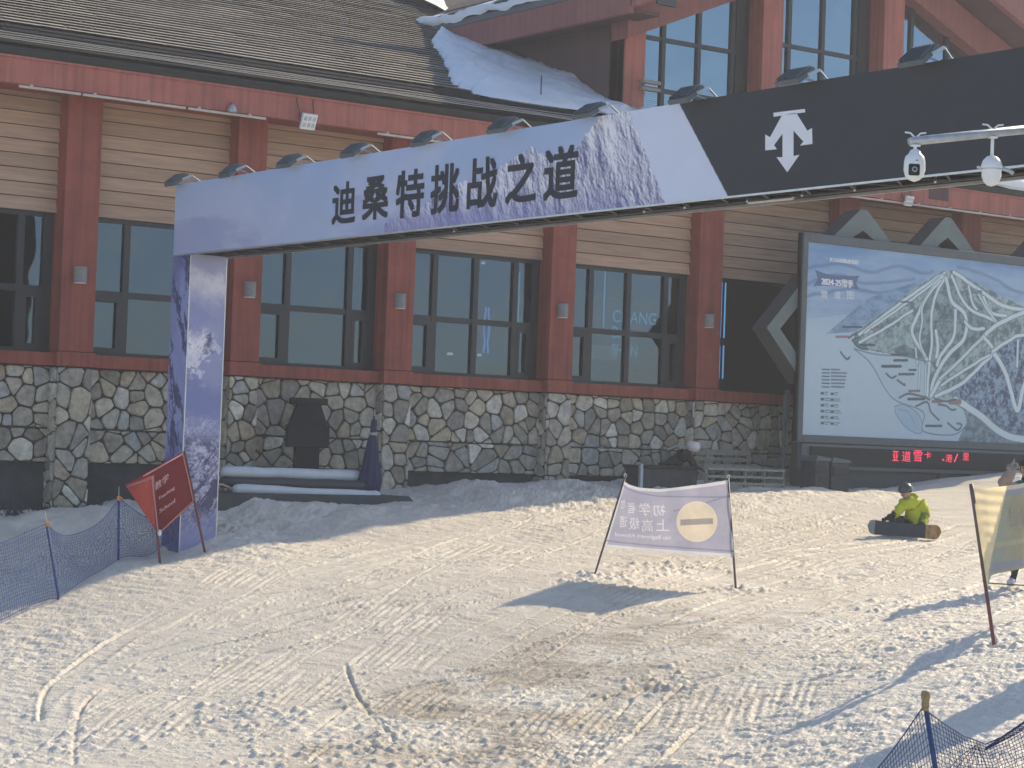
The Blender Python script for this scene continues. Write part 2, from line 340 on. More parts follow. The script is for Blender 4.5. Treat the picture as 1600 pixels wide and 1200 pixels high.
for a in ((220,1140,1.5,.9,9,.75),(240,1125,1.2,.6,7,.45),(470,1085,1.2,.9,10,.62),(390,1060,1.5,.8,9,.55),(600,950,1.3,.9,9,.62),(640,975,1.1,.8,8,.6),(1330,1000,1.2,1.1,11,.3),(1180,1090,1.5,1.2,12,.72),(1120,1110,1.4,1.1,10,.75),
          (880,1130,1.3,1.1,11,.62),(900,1175,1.3,.9,9,.68),(620,1030,1.4,.9,9,.6),(1420,1045,1.2,1.1,9,.2),(760,860,1.2,.9,8,.6),(380,900,1.2,.9,8,.65),(1000,940,1.0,.7,7,.5),(640,1105,1.2,.8,8,.6),(1240,880,1.2,.8,7,.5)): scrape(*a)
for px, py, n, sp in ((1040,890,60,.45),(960,905,40,.4),(1150,925,46,.3),(928,902,26,.22),(340,1128,60,.5),(430,1140,40,.35),(610,1165,60,.3),(700,1195,60,.5),(1000,1075,50,.4),(420,1195,50,.5),(1390,950,40,.6),(1560,925,60,.5),(1555,1005,30,.3),(60,1180,50,.6)):
    c = Pg(px, py)
    for k in range(int(n*1.5)):
        stamp(ridge, c[0]+RNG.normal(0, sp), c[1]+RNG.normal(0, sp*.6), (rr_ := RNG.uniform(.018, .055)), rr_*RNG.uniform(.25, .55))
T1 = tile_noise(1024, 1.35, 3, lo=24)          # crumbs
T2 = tile_noise(1024, 1.8, 4, lo=6)            # lumps
T3 = tile_noise(512, 1.9, 5, lo=2)             # undulation
T4 = tile_noise(1024, 1.25, 6, lo=14, aniso=(.25, 1.6))   # streaky texture along the runs
T5 = tile_noise(1024, 1.25, 21, lo=5); T6 = tile_noise(1024, 1.7, 22, lo=3); T7 = tile_noise(1024, 1.1, 23, lo=20)
RA = math.atan2(.45, 1.0)                       # general direction of the runs in plan
def to_track(x, y): return (np.asarray(x)-TX0)/TC, (np.asarray(y)-TY0)/TC
def rast(arr, x, y):
    u, v = to_track(x, y); ok = (u > 1) & (v > 1) & (u < TW-3) & (v < TH-3); u = np.clip(u, 1, TW-3); v = np.clip(v, 1, TH-3)
    i = u.astype(int); j = v.astype(int); a = u-i; b = v-j
    r = arr[j, i]*(1-a)*(1-b)+arr[j, i+1]*a*(1-b)+arr[j+1, i]*(1-a)*b+arr[j+1, i+1]*a*b
    return r*ok
def cz(x, y):
    d = np.stack([np.asarray(x)-CAM[0], np.asarray(y)-CAM[1]], -1); Z = d @ _f0[:2]; X = d @ _r0[:2]; return X/np.maximum(Z, .1)*FPX+800, Z
def ground(x, y):
    z = ground_base(x, y); u = x*math.cos(RA)+y*math.sin(RA); v = -x*math.sin(RA)+y*math.cos(RA)
    sm = np.clip(rast(smoothm, x, y), 0, 1)
    shade = np.clip((y-27.4)/1.5, 0, 1)
    px, Z = cz(x, y)
    churn = np.clip(.55 + .45*sample(T3, x*18, y*18), .12, 1.4)
    churn = churn + .35*np.clip((300-px)/300, 0, 1)*np.clip((30-Z)/3, 0, 1) + .25*np.clip((px-1180)/200, 0, 1)*np.clip((24-Z)/3, 0, 1)
    tr = rast(groove, x, y) + rast(ridge, x, y)
    z = z + .018*sample(T3, x*14+90, y*14) + (1-.8*sm)*churn*(.0055*sample(T1, u*60, v*130) + .006*sample(T2, u*50, v*70)) + (.4+.6*churn)*(1-.45*sm)*(.0068*sample(T4, u*34, v*60) + .0052*sample(T4, u*70+77, v*170)) + tr*1.9
    # churned heaps pushed up against the wall
    z = z + shade*(.05*sample(T2, x*30+200, y*30) + .03*np.abs(sample(T3, x*40, y*40)))
    for hx, hy, r, h in HEAPS: z = z + h*np.exp(-((x-hx)**2+((y-hy)*1.3)**2)/r**2)
    return z
_h = lambda px, py, r, h: (*Pg(px, py)[:2], r, h)
HEAPS = [_h(740,760,.75,.12), _h(430,810,1.0,.18), _h(385,806,.5,.12), _h(1249,760,.35,.12), _h(150,815,.7,.15), _h(560,806,.9,.08), _h(900,765,.5,.08)]
def snow_dirt_shade(x, y):
    u = x*math.cos(RA)+y*math.sin(RA); v = -x*math.sin(RA)+y*math.cos(RA); px, Z = cz(x, y)
    n = sample(T4, u*11+300, v*26); n2 = sample(T3, x*10, y*10)
    run = np.exp(-((px-780+ (Z-22)*-40)/520)**2)
    d = run*np.clip(.42+.22*n+.25*n2, 0, 1)
    e = np.zeros_like(x)
    for cx_, cy_, r_ in DARKP:
        e = np.maximum(e, np.exp(-(((x-cx_)*math.cos(RA)+(y-cy_)*math.sin(RA))/ (4.2*r_))**2 - ((-(x-cx_)*math.sin(RA)+(y-cy_)*math.cos(RA))/(.42*r_))**2)*np.clip(.38+.55*n+.25*n2, 0, 1))
    gr = np.clip(-rast(groove, x, y)/.02, 0, 1)  # tracks coloured darker: dirty packed snow plus painted groove shade
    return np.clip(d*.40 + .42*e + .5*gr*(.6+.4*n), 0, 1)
DARKP = [(*Pg(1050,1040)[:2], .8), (*Pg(1180,1000)[:2], .7), (*Pg(800,1100)[:2], .9), (*Pg(690,1130)[:2], .8), (*Pg(930,1040)[:2], .6), (*Pg(600,1160)[:2], 1.0), (*Pg(730,1190)[:2], .8), (*Pg(860,1130)[:2], .9), (*Pg(960,1085)[:2], .7), (*Pg(520,1165)[:2], .6)]

def snow_material():
    mt = bpy.data.materials.new('slushy trodden snow'); mt.use_nodes = True; N = mt.node_tree.nodes; L = mt.node_tree.links; b = N['Principled BSDF']
    b.inputs['Roughness'].default_value = .62; b.inputs['Specular IOR Level'].default_value = .35
    at = N.new('ShaderNodeAttribute'); at.attribute_name = 'Col'; tc = N.new('ShaderNodeTexCoord')
    nz = N.new('ShaderNodeTexNoise'); nz.inputs['Scale'].default_value = 3; nz.inputs['Detail'].default_value = 8; nz.inputs['Roughness'].default_value = .7; L.new(tc.outputs['Object'], nz.inputs['Vector'])
    mr = N.new('ShaderNodeMapRange'); mr.inputs[1].default_value = .3; mr.inputs[2].default_value = .7; mr.inputs[3].default_value = .9; mr.inputs[4].default_value = 1.08; L.new(nz.outputs['Fac'], mr.inputs[0])
    mx = N.new('ShaderNodeMix'); mx.data_type = 'RGBA'; mx.blend_type = 'MULTIPLY'; mx.inputs[0].default_value = 1; L.new(at.outputs['Color'], mx.inputs[6]); L.new(mr.outputs[0], mx.inputs[7]); L.new(mx.outputs[2], b.inputs['Base Color'])
    n3 = N.new('ShaderNodeTexNoise'); n3.inputs['Scale'].default_value = 38; n3.inputs['Detail'].default_value = 6; n3.inputs['Roughness'].default_value = .6; L.new(tc.outputs['Object'], n3.inputs['Vector'])
    bp = N.new('ShaderNodeBump'); bp.inputs['Strength'].default_value = .85; bp.inputs['Distance'].default_value = .02; L.new(n3.outputs['Fac'], bp.inputs['Height']); L.new(bp.outputs[0], b.inputs['Normal'])
    return mt
M['snow'] = snow_material()
def roofsnow_material():
    return mat('roof snow', (.74, .76, .80), .6, var=.05, scale=2, bump=.25, bscale=9)
M['roofsnow'] = roofsnow_material()
def build_ground():
    t = np.r_[-7, -4.5, -3.2, -2, -1.3, -.9, -.6, -.45, -.36, np.linspace(-.31, .31, 980), .36, .45, .6, .9, 1.3, 2, 3.2, 4.5, 7]
    Z = np.r_[-140, -90, -50, -20, -8, 0, 5, 9, 12, 13.5, np.arange(14.5, 17.5, .04), np.arange(17.5, 27, .0205), np.arange(27, 34, .034), np.arange(34, 46, .06), 47, 49, 53, 60, 80, 110, 150]
    W = np.clip(Z, 13, 24)
    X = t[None]*W[:, None]; Zg = np.repeat(Z[:, None], len(t), 1)
    x = CAM[0] + Zg*_f0[0] + X*_r0[0]; y = CAM[1] + Zg*_f0[1] + X*_r0[1]
    z = ground(x, y); d = snow_dirt_shade(x, y)[..., None]
    clean = np.array([.79, .73, .625]); dirt_shade = np.array([.44, .37, .285]); cold = np.array([.74, .77, .80])
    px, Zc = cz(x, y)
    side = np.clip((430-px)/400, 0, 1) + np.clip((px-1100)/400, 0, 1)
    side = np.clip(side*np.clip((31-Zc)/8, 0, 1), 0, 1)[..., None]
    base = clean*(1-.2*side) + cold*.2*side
    c = base*(1-d) + dirt_shade*d
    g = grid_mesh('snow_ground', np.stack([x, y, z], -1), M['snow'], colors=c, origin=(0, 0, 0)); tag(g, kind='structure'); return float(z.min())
GMIN = build_ground(); print('GMIN', GMIN)

# ---------------------------------------------------------------- the lodge
LODGE = thing('ski_lodge', 'long ski lodge with red columns, stone base and slate roof', 'building', (24, 33, 2.0))
YW, YC = 32.0, 31.65
ZSILL, ZHEAD, ZBAND, ZJOINT, ZPL = 4.18, 6.37, 3.97, 3.0, 2.46
COLS = [(7.6, 8.2), (10.85, 11.45), (14.13, 14.72), (17.14, 17.68), (20.12, 20.68), (23.62, 24.17), (27.13, 27.71), (30.75, 31.33), (34.3, 34.9), (38.0, 38.6), (41.6, 42.2)]
XEND = (7.6, 42.2)

def clip_poly(poly, nx, ny, c):
    out = []
    for i in range(len(poly)):
        a, b = poly[i], poly[(i+1) % len(poly)]; da = nx*a[0]+ny*a[1]-c; db = nx*b[0]+ny*b[1]-c
        if da <= 0: out.append(a)
        if (da < 0) != (db < 0) and da != db: t = da/(da-db); out.append((a[0]+(b[0]-a[0])*t, a[1]+(b[1]-a[1])*t))
    return out
STONECOL = [srgb(158,150,134), srgb(146,138,124), srgb(138,132,122), srgb(168,162,148), srgb(150,138,118), srgb(146,145,140), srgb(132,126,114), srgb(154,144,124), srgb(176,170,158)]
def stones(mb, x0, x1, z0, z1, y, size=.31, thick=.045, side=None):
    """irregular split stones between mortar joints, real relief; side=(axis) for the flank of a pier"""
    nx = max(1, int(round((x1-x0)/size))); nz = max(1, int(round((z1-z0)/size))); S = []
    for i in range(-1, nx+1):
        for j in range(-1, nz+1):
            if random.random() < .16: continue
            S.append((x0+(i+.5+random.uniform(-.43, .43))*(x1-x0)/nx, z0+(j+.5+random.uniform(-.43, .43))*(z1-z0)/nz))
    for s in S:
        poly = [(x0, z0), (x1, z0), (x1, z1), (x0, z1)]
        for q in sorted(S, key=lambda q: (q[0]-s[0])**2+(q[1]-s[1])**2)[1:16]:
            dx, dz = q[0]-s[0], q[1]-s[1]; L = math.hypot(dx, dz)+1e-9; dx /= L; dz /= L
            poly = clip_poly(poly, dx, dz, dx*(s[0]+q[0])/2+dz*(s[1]+q[1])/2)
            if len(poly) < 3: break
        if len(poly) < 3: continue
        ch = []
        for i in range(len(poly)):
            p, q = poly[i], poly[(i+1) % len(poly)]; ch += [(p[0]*.82+q[0]*.18, p[1]*.82+q[1]*.18), (p[0]*.18+q[0]*.82, p[1]*.18+q[1]*.82)]
        poly = ch
        cx = sum(p[0] for p in poly)/len(poly); cz_ = sum(p[1] for p in poly)/len(poly)
        def inset(g): return [(cx+(p[0]-cx)*max(.3, 1-g/max(.05, math.hypot(p[0]-cx, p[1]-cz_))) , cz_+(p[1]-cz_)*max(.3, 1-g/max(.05, math.hypot(p[0]-cx, p[1]-cz_)))) for p in poly]
        A = inset(.016); B = inset(.034); t = thick*random.uniform(.6, 1.25); tl = random.uniform(-.02, .02), random.uniform(-.02, .02)
        if side is None: P3 = lambda p, d: (p[0], y-d-tl[0]*(p[0]-cx)-tl[1]*(p[1]-cz_), p[1])
        else: P3 = lambda p, d: (side-d, y+(p[0]-x0), p[1])
        c = random.choice(STONECOL); k = random.uniform(.9, 1.6)
        if random.random() < .003: c = srgb(140, 84, 56)
        c = tuple(v*k for v in c); n = len(A)
        mb.add([P3(p, 0) for p in A]+[P3(p, t*.75) for p in A]+[P3(p, t) for p in B],
               [(i, (i+1) % n, (i+1) % n+n, i+n) for i in range(n)]+[(i+n, (i+1) % n+n, (i+1) % n+2*n, i+2*n) for i in range(n)]+[tuple(range(2*n, 3*n))], c)

# piers, columns and bays
for k, (a, b) in enumerate(COLS):
    vis = 12 < a < 33
    pc = MB().box(a, b, YC, 32.6, ZBAND+.23, 8.3)
    pc.build('red_column', M['red'], LODGE, bevel=.015)
    mb = MB(); core = MB().box(a+.02, b-.02, YC+.03, 32.4, .2, ZBAND-.005)
    pier = core.build('stone_pier', M['mortar'], LODGE)
    if vis:
        stones(mb, a, b, .8, ZBAND-.01, YC+.03, size=.25); stones(mb, YC+.03, 32.0, .8, ZBAND-.01, YC+.03, size=.27, side=a+.02)
        mb.build('facing_stones', M['stone'], pier, colors=True)
    MB().box(a-.03, b+.03, YC-.04, 32.5, ZBAND, ZBAND+.225).build('sill_band', M['red'], LODGE, bevel=.012)
BAYS = list(zip([c[1] for c in COLS[:-1]], [c[0] for c in COLS[1:]]))
DIV = {2: [], 3: [], }
def px2x(p, pz): return Py(p, pz, YW)[0]
# each bay: list of mullion centres (world x) and transom height
def bay_divs(k, a, b):
    if k == 1: return [a+.9, a+2.15]           # leftmost bay
    if k == 2: return [px2x(195, 500), px2x(195, 500)+1.25]
    if k == 3: return [px2x(448, 520), px2x(545, 520)]
    if k == 4: return [px2x(679, 500), px2x(743, 500), px2x(805, 500)]
    if k == 5: return [px2x(923, 510), px2x(982, 510), px2x(1040, 510)]
    return [a+(b-a)*.22, a+(b-a)*.5, a+(b-a)*.78]
ZT = Py(680, 498, YW)[2]
for k, (a, b) in enumerate(BAYS):
    vis = 9 < a < 35
    # wall panel below: mortar bed, stones, plinth and the ledge joint
    if vis:
        sw = MB().box(a, b, 31.9, 32.4, ZPL, ZBAND-.004).build('stone_wall', M['mortar'], LODGE)
        mb = MB(); stones(mb, a, b, ZJOINT+.004, ZBAND-.01, 31.9, size=.26); stones(mb, a, b, ZPL+.01, ZJOINT-.004, 31.9, size=.30); mb.build('facing_stones', M['stone'], sw, colors=True)
    else: MB().box(a, b, 31.88, 32.4, ZPL, ZBAND-.004).build('stone_wall', M['stone'], LODGE)
    MB().box(a, b, 31.97, 32.4, .1, ZPL-.003).build('plinth', M['plinth'], LODGE)
    MB().box(a, b, 31.76, 32.3, ZBAND, ZBAND+.205).build('sill_band', M['red'], LODGE, bevel=.01)
    # siding boards with a lap at each joint
    n = 9; h = (8.35-ZHEAD)/n; mb = MB()
    for i in range(n):
        z0 = ZHEAD+i*h; v = random.uniform(.85, 1.12); c = tuple(q*v for q in (.45, .295, .205))
        mb.add([(a, 31.93, z0), (b, 31.93, z0), (b, 31.975, z0+h-.012), (a, 31.975, z0+h-.012), (a, 32.0, z0+h-.01), (b, 32.0, z0+h-.01), (b, 32.0, z0), (a, 32.0, z0)],
               [(0, 1, 2, 3), (3, 2, 5, 4), (0, 7, 6, 1), (4, 5, 6, 7), (0, 3, 4, 7), (1, 6, 5, 2)], c)
        mb.box(a, b, 31.985, 32.05, z0+h-.0125, z0+h+.0005, (.05, .04, .03))
    mb.build('siding_panel', M['siding'], LODGE, colors=True)
    # window
    if k == 0 or a > 34: 
        MB().box(a, b, 32.02, 32.1, ZSILL, ZHEAD).build('window', M['frame'], LODGE); continue
    dv = bay_divs(k, a, b); y0, y1 = 32.03, 32.12; f = MB()
    opening = k == 6
    f.box(a, a+.07, y0, y1, ZSILL, ZHEAD); f.box(b-.16, b, y0-.012, y1, ZSILL, ZHEAD)
    f.box(a+.07, b-.16, y0, y1, ZHEAD-.07, ZHEAD); f.box(a+.07, b-.16, y0, y1, ZSILL, ZSILL+.06)
    if not opening:
        for x in dv: f.box(x-.055, x+.055, y0-.01, y1, ZSILL+.06, ZHEAD-.07)
        e = [a+.07]+dv+[b-.16]
        for i in range(len(e)-1):
            f.box(e[i]+(.055 if i else 0), e[i+1]-(.055 if i < len(dv) else 0), y0, y1, ZT-.05, ZT+.05)
        # opening side lights have a heavier sash
        for (l, r) in ((a+.07, dv[0]-.055), (dv[-1]+.055, b-.16)):
            for q in ((l, l+.07), (r-.09, r)): f.box(q[0], q[1], y0-.014, y1-.02, ZSILL+.06, ZT-.05)
            f.box(l+.07, r-.09, y0-.014, y1-.02, ZSILL+.06, ZSILL+.13); f.box(l+.07, r-.09, y0-.014, y1-.02, ZT-.13, ZT-.05)
    w = f.build('window', M['frame'], LODGE)
    if opening:
        MB().box(a+.07, b-.16, 32.075, 32.085, ZSILL+.06, ZHEAD-.07).build('pane', M['clearglass'], w)
    else: MB().box(a+.07, b-.16, 32.07, 32.08, ZSILL+.06, ZHEAD-.07).build('pane', M['glass'], w)
# rooms behind the glass
rm = MB().box(7.6, 42.2, 38, 38.2, 1.5, 9).box(7.6, 42.2, 32.5, 38, 1.4, 1.5).box(7.6, 42.2, 32.5, 38, 8.35, 8.45).box(7.4, 7.6, 32.1, 38, 1.5, 9).box(42.2, 42.4, 32.1, 38, 1.5, 9).box(27.9, 28.0, 32.5, 38, 1.5, 8.35)
rm.box(28.0, 42.0, 33.4, 33.5, 1.5, 8.35)
rm.build('interior_wall', M['room'], LODGE)
MB().box(28.0, 42.0, 33.3, 33.396, 1.5, 8.35).build('interior_wall', M['navy'], LODGE)
# eave
FX0, FX1 = 6.5, 43.5
fb = MB().box(FX0, FX1, EAVE_Y, EAVE_Y+.12, 8.14, EAVE_Z-.02)
for x in np.arange(FX0+1.2, FX1, 2.95): fb.box(x-.004, x+.004, EAVE_Y-.003, EAVE_Y+.01, 8.16, 8.66)
fb.build('fascia', M['fascia'], LODGE)
MB().box(FX0, FX1, EAVE_Y-.03, EAVE_Y+.1, 8.52, 8.556).build('fascia_trim', M['fascia'], LODGE)
MB().box(FX0, FX1, EAVE_Y+.12, 32.6, 8.2, 8.26).build('soffit', M['red'], LODGE)
# main roof: real slate courses
SL = .40; NRM = np.array([0, -SL, 1])/math.hypot(1, SL); UPS = np.array([0, 1, SL])/math.hypot(1, SL)
RY0, RZ0 = EAVE_Y-.12, EAVE_Z+.02
def roof_pt(x, s, h=0): return np.array([x, RY0, RZ0]) + UPS*s + NRM*h
def roof_z(y): return RZ0 + (y-RY0)*SL
def roof_hit(px, py, h=0.0):
    d = ray(px, py); o = roof_pt(0, 0, h); t = ((o-CAM) @ NRM)/(d @ NRM); p = CAM+d*t; return p
RL = 13.5
MB().add([roof_pt(FX0, -.02, -.04), roof_pt(FX1, -.02, -.04), roof_pt(FX1, RL, -.04), roof_pt(FX0, RL, -.04), roof_pt(FX0, 0, -.3)+np.array([0, .16, 0]), roof_pt(FX1, 0, -.3)+np.array([0, .16, 0]), roof_pt(FX1, RL, -.3), roof_pt(FX0, RL, -.3)],
    [(0, 1, 2, 3), (7, 6, 5, 4), (0, 4, 5, 1), (1, 5, 6, 2), (2, 6, 7, 3), (3, 7, 4, 0)]).build('roof', M['wetroof'], LODGE)
RB = MB().add([roof_pt(FX0, RL, -.05), roof_pt(FX1, RL, -.05), (FX1, 56, 8.7), (FX0, 56, 8.7)], [(0, 1, 2, 3)]); RB.build('roof', M['wetroof'], LODGE)
BAND = np.linalg.norm(roof_hit(300, 78)[1:]-np.array([RY0, RZ0]))
EXPO = .235
def slate_faces(mb, x0, x1, s0, s1, expo, wid, colf, lift=.03):
    s = s0; r = 0
    while s < s1:
        x = x0-(r % 2)*wid/2; e = min(expo, s1-s)
        while x < x1:
            a, b = max(x, x0), min(x+wid*random.uniform(.97, 1.0), x1); x += wid
            if b-a < .02: continue
            l = lift*random.uniform(.93, 1.1); sk = random.uniform(-.008, .008)
            mb.add([roof_pt(a, s+sk, l), roof_pt(b, s-sk, l*random.uniform(.85, 1.15)), roof_pt(b, s+e+.02, -.004), roof_pt(a, s+e+.02, -.004), roof_pt(a, s+.012, l-.016), roof_pt(b, s+.012, l-.016)],
                   [(0, 1, 2, 3), (5, 4, 3, 2)], colf())
        s += expo; r += 1
def slate_col():
    k = random.uniform(.85, 1.12); b = random.choice(((.40, .36, .315), (.37, .34, .305), (.345, .325, .30), (.42, .38, .33)))
    return tuple(c*k for c in b)
mb = MB(); slate_faces(mb, 9.5, 42, BAND, 10.5, EXPO, 1.1, slate_col, .026); mb.build('slates', M['slate'], LODGE, colors=True, fix=False)
mb = MB(); slate_faces(mb, 9.5, 42, 0, BAND-.02, .3, 1.4, lambda: tuple(c*random.uniform(.7, 1.25) for c in (.014, .015, .018)), .014); mb.build('eave_membrane', M['slate'], LODGE, colors=True, fix=False)
mb = MB()
for s in (.1, .22, .36, .52): mb.tube([roof_pt(x, s+.03*math.sin(x*1.7+s*9), .05) for x in np.arange(FX0, 27, .35)], .008, 5)
mb.build('heating_cable', M['wire'], LODGE)
# conduit under the eave
for (p, q) in (((30,128),(126,141)),((130,142),(290,167)),((294,168),(415,187)),((590,206),(690,222)),((1120,316),(1196,310)),((1315,304),(1420,319)),((1425,320),(1640,345))):
    a, b = Py(*p, EAVE_Y-.02), Py(*q, EAVE_Y-.02); a[2] = b[2] = 8.1; mb = MB(); mb.tube([a, b], .022, 8)
    for x in np.arange(a[0]+.2, b[0], .9): mb.box(x-.02, x+.02, EAVE_Y-.03, EAVE_Y+.03, 8.085, 8.145)
    mb.build('eave_conduit', M['palepipe'], LODGE)
for p in ((1467, 308), (1338, 300)):
    c = Py(*p, EAVE_Y-.012); MB().box(c[0]-.28, c[0]+.28, EAVE_Y-.012, EAVE_Y-.002, 8.26, 8.52).build('fascia_vent', M['darkred'], LODGE)

# ---- gabled upper pavilion
PX0, PYF = 25.83, 32.5
PEX = PX0-.70                                # eave line of its flank
PCOL = [(25.83, 26.32), (29.04, 29.58), (32.4, 32.98), (36.3, 36.85)]
XR = PCOL[-1][1]; PXC = (PX0+XR)/2+.45
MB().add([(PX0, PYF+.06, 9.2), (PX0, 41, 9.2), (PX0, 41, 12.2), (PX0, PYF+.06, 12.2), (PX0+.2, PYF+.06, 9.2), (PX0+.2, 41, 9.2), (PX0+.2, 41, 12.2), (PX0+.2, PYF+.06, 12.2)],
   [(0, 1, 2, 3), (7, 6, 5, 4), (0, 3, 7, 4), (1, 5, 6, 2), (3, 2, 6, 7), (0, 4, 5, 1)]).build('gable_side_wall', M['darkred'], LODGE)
for a, b in PCOL: MB().box(a, b, PYF-.3 if a > 26 else PYF, PYF+.5, 9.0, 13.0 if 27 < a < 36 else 11.2).build('gable_column', M['fascia'], LODGE, bevel=.02)
# flank eave (fascia and soffit), running back into the main roof
EZ0, EZ1 = 11.07, 11.66
# raking roof: front edge in front of the gable wall
PITCH = .42; RYF = PYF-1.05
def rk(x, off=0): return EZ1 + off + PITCH*(min(x, 2*PXC-x)-PEX)
mbf = MB().box(PEX, PEX+.1, RYF+.1, 38.3, EZ0, EZ1); mbf.build('gable_fascia', M['mauve'], LODGE)
MB().box(PEX-.03, PEX+.02, RYF+.1, 38.2, EZ1-.085, EZ1+.03).build('gable_trim', M['greymetal'], LODGE)
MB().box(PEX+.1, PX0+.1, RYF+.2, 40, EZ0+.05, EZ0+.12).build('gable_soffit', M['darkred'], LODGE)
XE = 2*PXC-PEX
MB().prism([(PEX, RYF, rk(PEX)), (PXC, RYF, rk(PXC)), (XE, RYF, rk(XE)), (XE, RYF, rk(XE)+.22), (PXC, RYF, rk(PXC)+.22), (PEX, RYF, rk(PEX)+.22)][::-1], (0, 10, 0)).build('gable_roof', M['wetroof'], LODGE)
# raking barge boards and the heavy raking beam over the glass
def rake(y0, y1, d0, d1, name, mt, x0=PEX, x1=XE):
    MB().prism([(x0, y0, rk(x0)-d1), (PXC, y0, rk(PXC)-d1), (x1, y0, rk(x1)-d1), (x1, y0, rk(x1)-d0), (PXC, y0, rk(PXC)-d0), (x0, y0, rk(x0)-d0)], (0, y1-y0, 0)).build(name, mt, LODGE)
rake(RYF-.1, RYF+.05, -.1, .5, 'barge_board', M['mauve'])
rake(PYF-.16, PYF+.35, .45, 1.14, 'raking_beam', M['mauve'], PX0-.1, XR+.1)
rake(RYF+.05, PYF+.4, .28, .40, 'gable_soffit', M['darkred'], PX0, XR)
for i in range(3):
    a, b = PCOL[i][1], PCOL[i+1][0]; f = MB(); y0 = PYF+.12
    top = lambda x: rk(x)-.9
    divs = [a+(b-a)*t for t in (.2, .53, .85)]
    for x in [a+.04]+divs+[b-.05]: f.box(x-.045, x+.045, y0, y0+.1, 9.0, top(x))
    for z in (10.94 if i == 0 else 11.27, 9.95):
        f.box(a, b, y0+.008, y0+.092, z-.04, z+.04)
    f.box(b-.32, b-.05, y0+.01, y0+.09, 9.0, top(b)-.1)
    w = f.build('gable_window', M['frame'], LODGE)
    xm = min(max(PXC, a), b)
    MB().add([(a, y0+.05, 9.0), (b, y0+.05, 9.0), (b, y0+.05, top(b)), (xm, y0+.05, top(xm)), (a, y0+.05, top(a))], [(0, 1, 2, 3, 4)]).build('pane', M['dormerglass'], w)
MB().box(PX0+.2, XR, 36, 36.2, 9, 14).box(PX0+.2, XR, PYF+.6, 36, 9.1, 9.2).build('interior_wall', M['room'], LODGE)
mb = MB()
for z in (9.86, 10.0): mb.box(26.18, 26.62, PYF-.12, PYF-.02, z, z+.06)
mb.build('wall_vent', M['wood'], LODGE)
c = Py(1041, 4, RYF-.13); MB().box(c[0]-.22, c[0]+.22, RYF-.16, RYF-.102, c[2]-.06, c[2]+.2).build('barge_plate', M['greyfoam'], LODGE)

# ---- snow lying on the roofs (one drift each)
def lerp_poly(P, t): t = np.clip(t, 0, 1)*(len(P)-1); i = np.minimum(t.astype(int), len(P)-2); f = (t-i)[:, None]; P = np.array(P); return P[i]*(1-f)+P[i+1]*f
c4 = lambda x, y: (x/4.21+640, y/4.21)
lo = [roof_hit(*c4(x, y), .05) for x, y in ((150,228),(120,262),(165,330),(215,388),(262,455),(268,535),(350,570),(440,605),(560,632),(700,655),(820,672),(950,690),(1090,705),(1250,725),(1440,745),(1620,765))]
hi = [Px(*c4(x, y), PX0-.02) for x, y in ((330,238),(392,256),(425,300),(470,345),(560,362),(605,390),(660,440),(750,472),(850,490),(960,494),(1070,512),(1130,560),(1210,618),(1290,660),(1400,690),(1520,715))]
tt = np.linspace(0, 1, 120); A_ = lerp_poly(lo, tt); B_ = lerp_poly(hi, tt)
jag = .07*sample(T6, np.arange(len(tt))*4.7, 0*tt)+RNG.uniform(-.03, .03, len(tt)); w_ = np.linspace(0, 1, 30); P_ = []
for k, w in enumerate(w_):
    xy = A_*(1-w)+B_*w; q = w**1.3; z = A_[:, 2]+(roof_z(xy[:, 1])-roof_z(A_[:, 1]))*(1-.0) ; rise = B_[:, 2]-roof_z(B_[:, 1])
    zz = roof_z(xy[:, 1]) + .05 + .025*sample(T5, xy[:, 0]*70, xy[:, 1]*25)*min(1, w*4) + np.minimum(.16, .5*w)*1.0*(1-q) + np.maximum(rise, .06)*q + .018*sample(T3, xy[:, 0]*30, xy[:, 1]*30)*(w > 0)
    if k == 0: zz = roof_z(xy[:, 1])-.02
    xy = xy.copy(); xy[:, 0] += jag*max(0, 1-w*5)
    P_.append(np.c_[xy[:, :2], zz])
g = grid_mesh('roof_snow', np.array(P_).transpose(1, 0, 2), M['roofsnow'], LODGE)
mb = MB(); p = roof_hit(845, 150, .1); mb.tube([p, p+np.array([0, 0, .38])], .012, 6); mb.build('snow_stake', M['frame'], LODGE)
# snow on the pavilion's roof edge and the drift behind it on the main roof
yy = np.linspace(RYF+.2, 39.2, 70); rows = []
for k, (dx, dz) in enumerate(((-.06, .02), (-.10, .1), (-.08, .2), (.02, .26), (.3, .34), (1.0, .62), (3.0, 1.5), (PXC-PEX, PITCH*(PXC-PEX)+.5))):
    rows.append(np.c_[PEX+dx+.03*sample(T1, yy*40, k*9+0*yy)*(k < 4), yy, EZ1+dz+.03*sample(T2, yy*60, k*13+0*yy)])
grid_mesh('roof_snow', np.array(rows), M['roofsnow'], LODGE)
lo2 = [roof_hit(*c4(x, y), .05) for x, y in ((215,-40),(240,20),(270,60),(310,85),(335,110),(330,130))]
tt = np.linspace(0, 1, 40); A_ = lerp_poly(lo2, tt); P_ = []
for w in np.linspace(0, 1, 14):
    x = A_[:, 0]*(1-w)+(PEX+1.2)*w; y = A_[:, 1]+.35*w; P_.append(np.c_[x, y, roof_z(y)+(.0 if w == 0 else .07+.15*w)])
grid_mesh('roof_snow', np.array(P_).transpose(1, 0, 2), M['roofsnow'], LODGE)
# snow on the eave at the right end
xs = np.linspace(33.5, 43, 60); P_ = []
for s, h in ((.02, -.02), (.0, .1), (.12, .2), (.6, .3), (1.4, .3), (2.2, .25)):
    P_.append(np.array([roof_pt(x, s, h+.03*math.sin(x*3+s)) for x in xs]))
grid_mesh('roof_snow', np.array(P_), M['roofsnow'], LODGE)

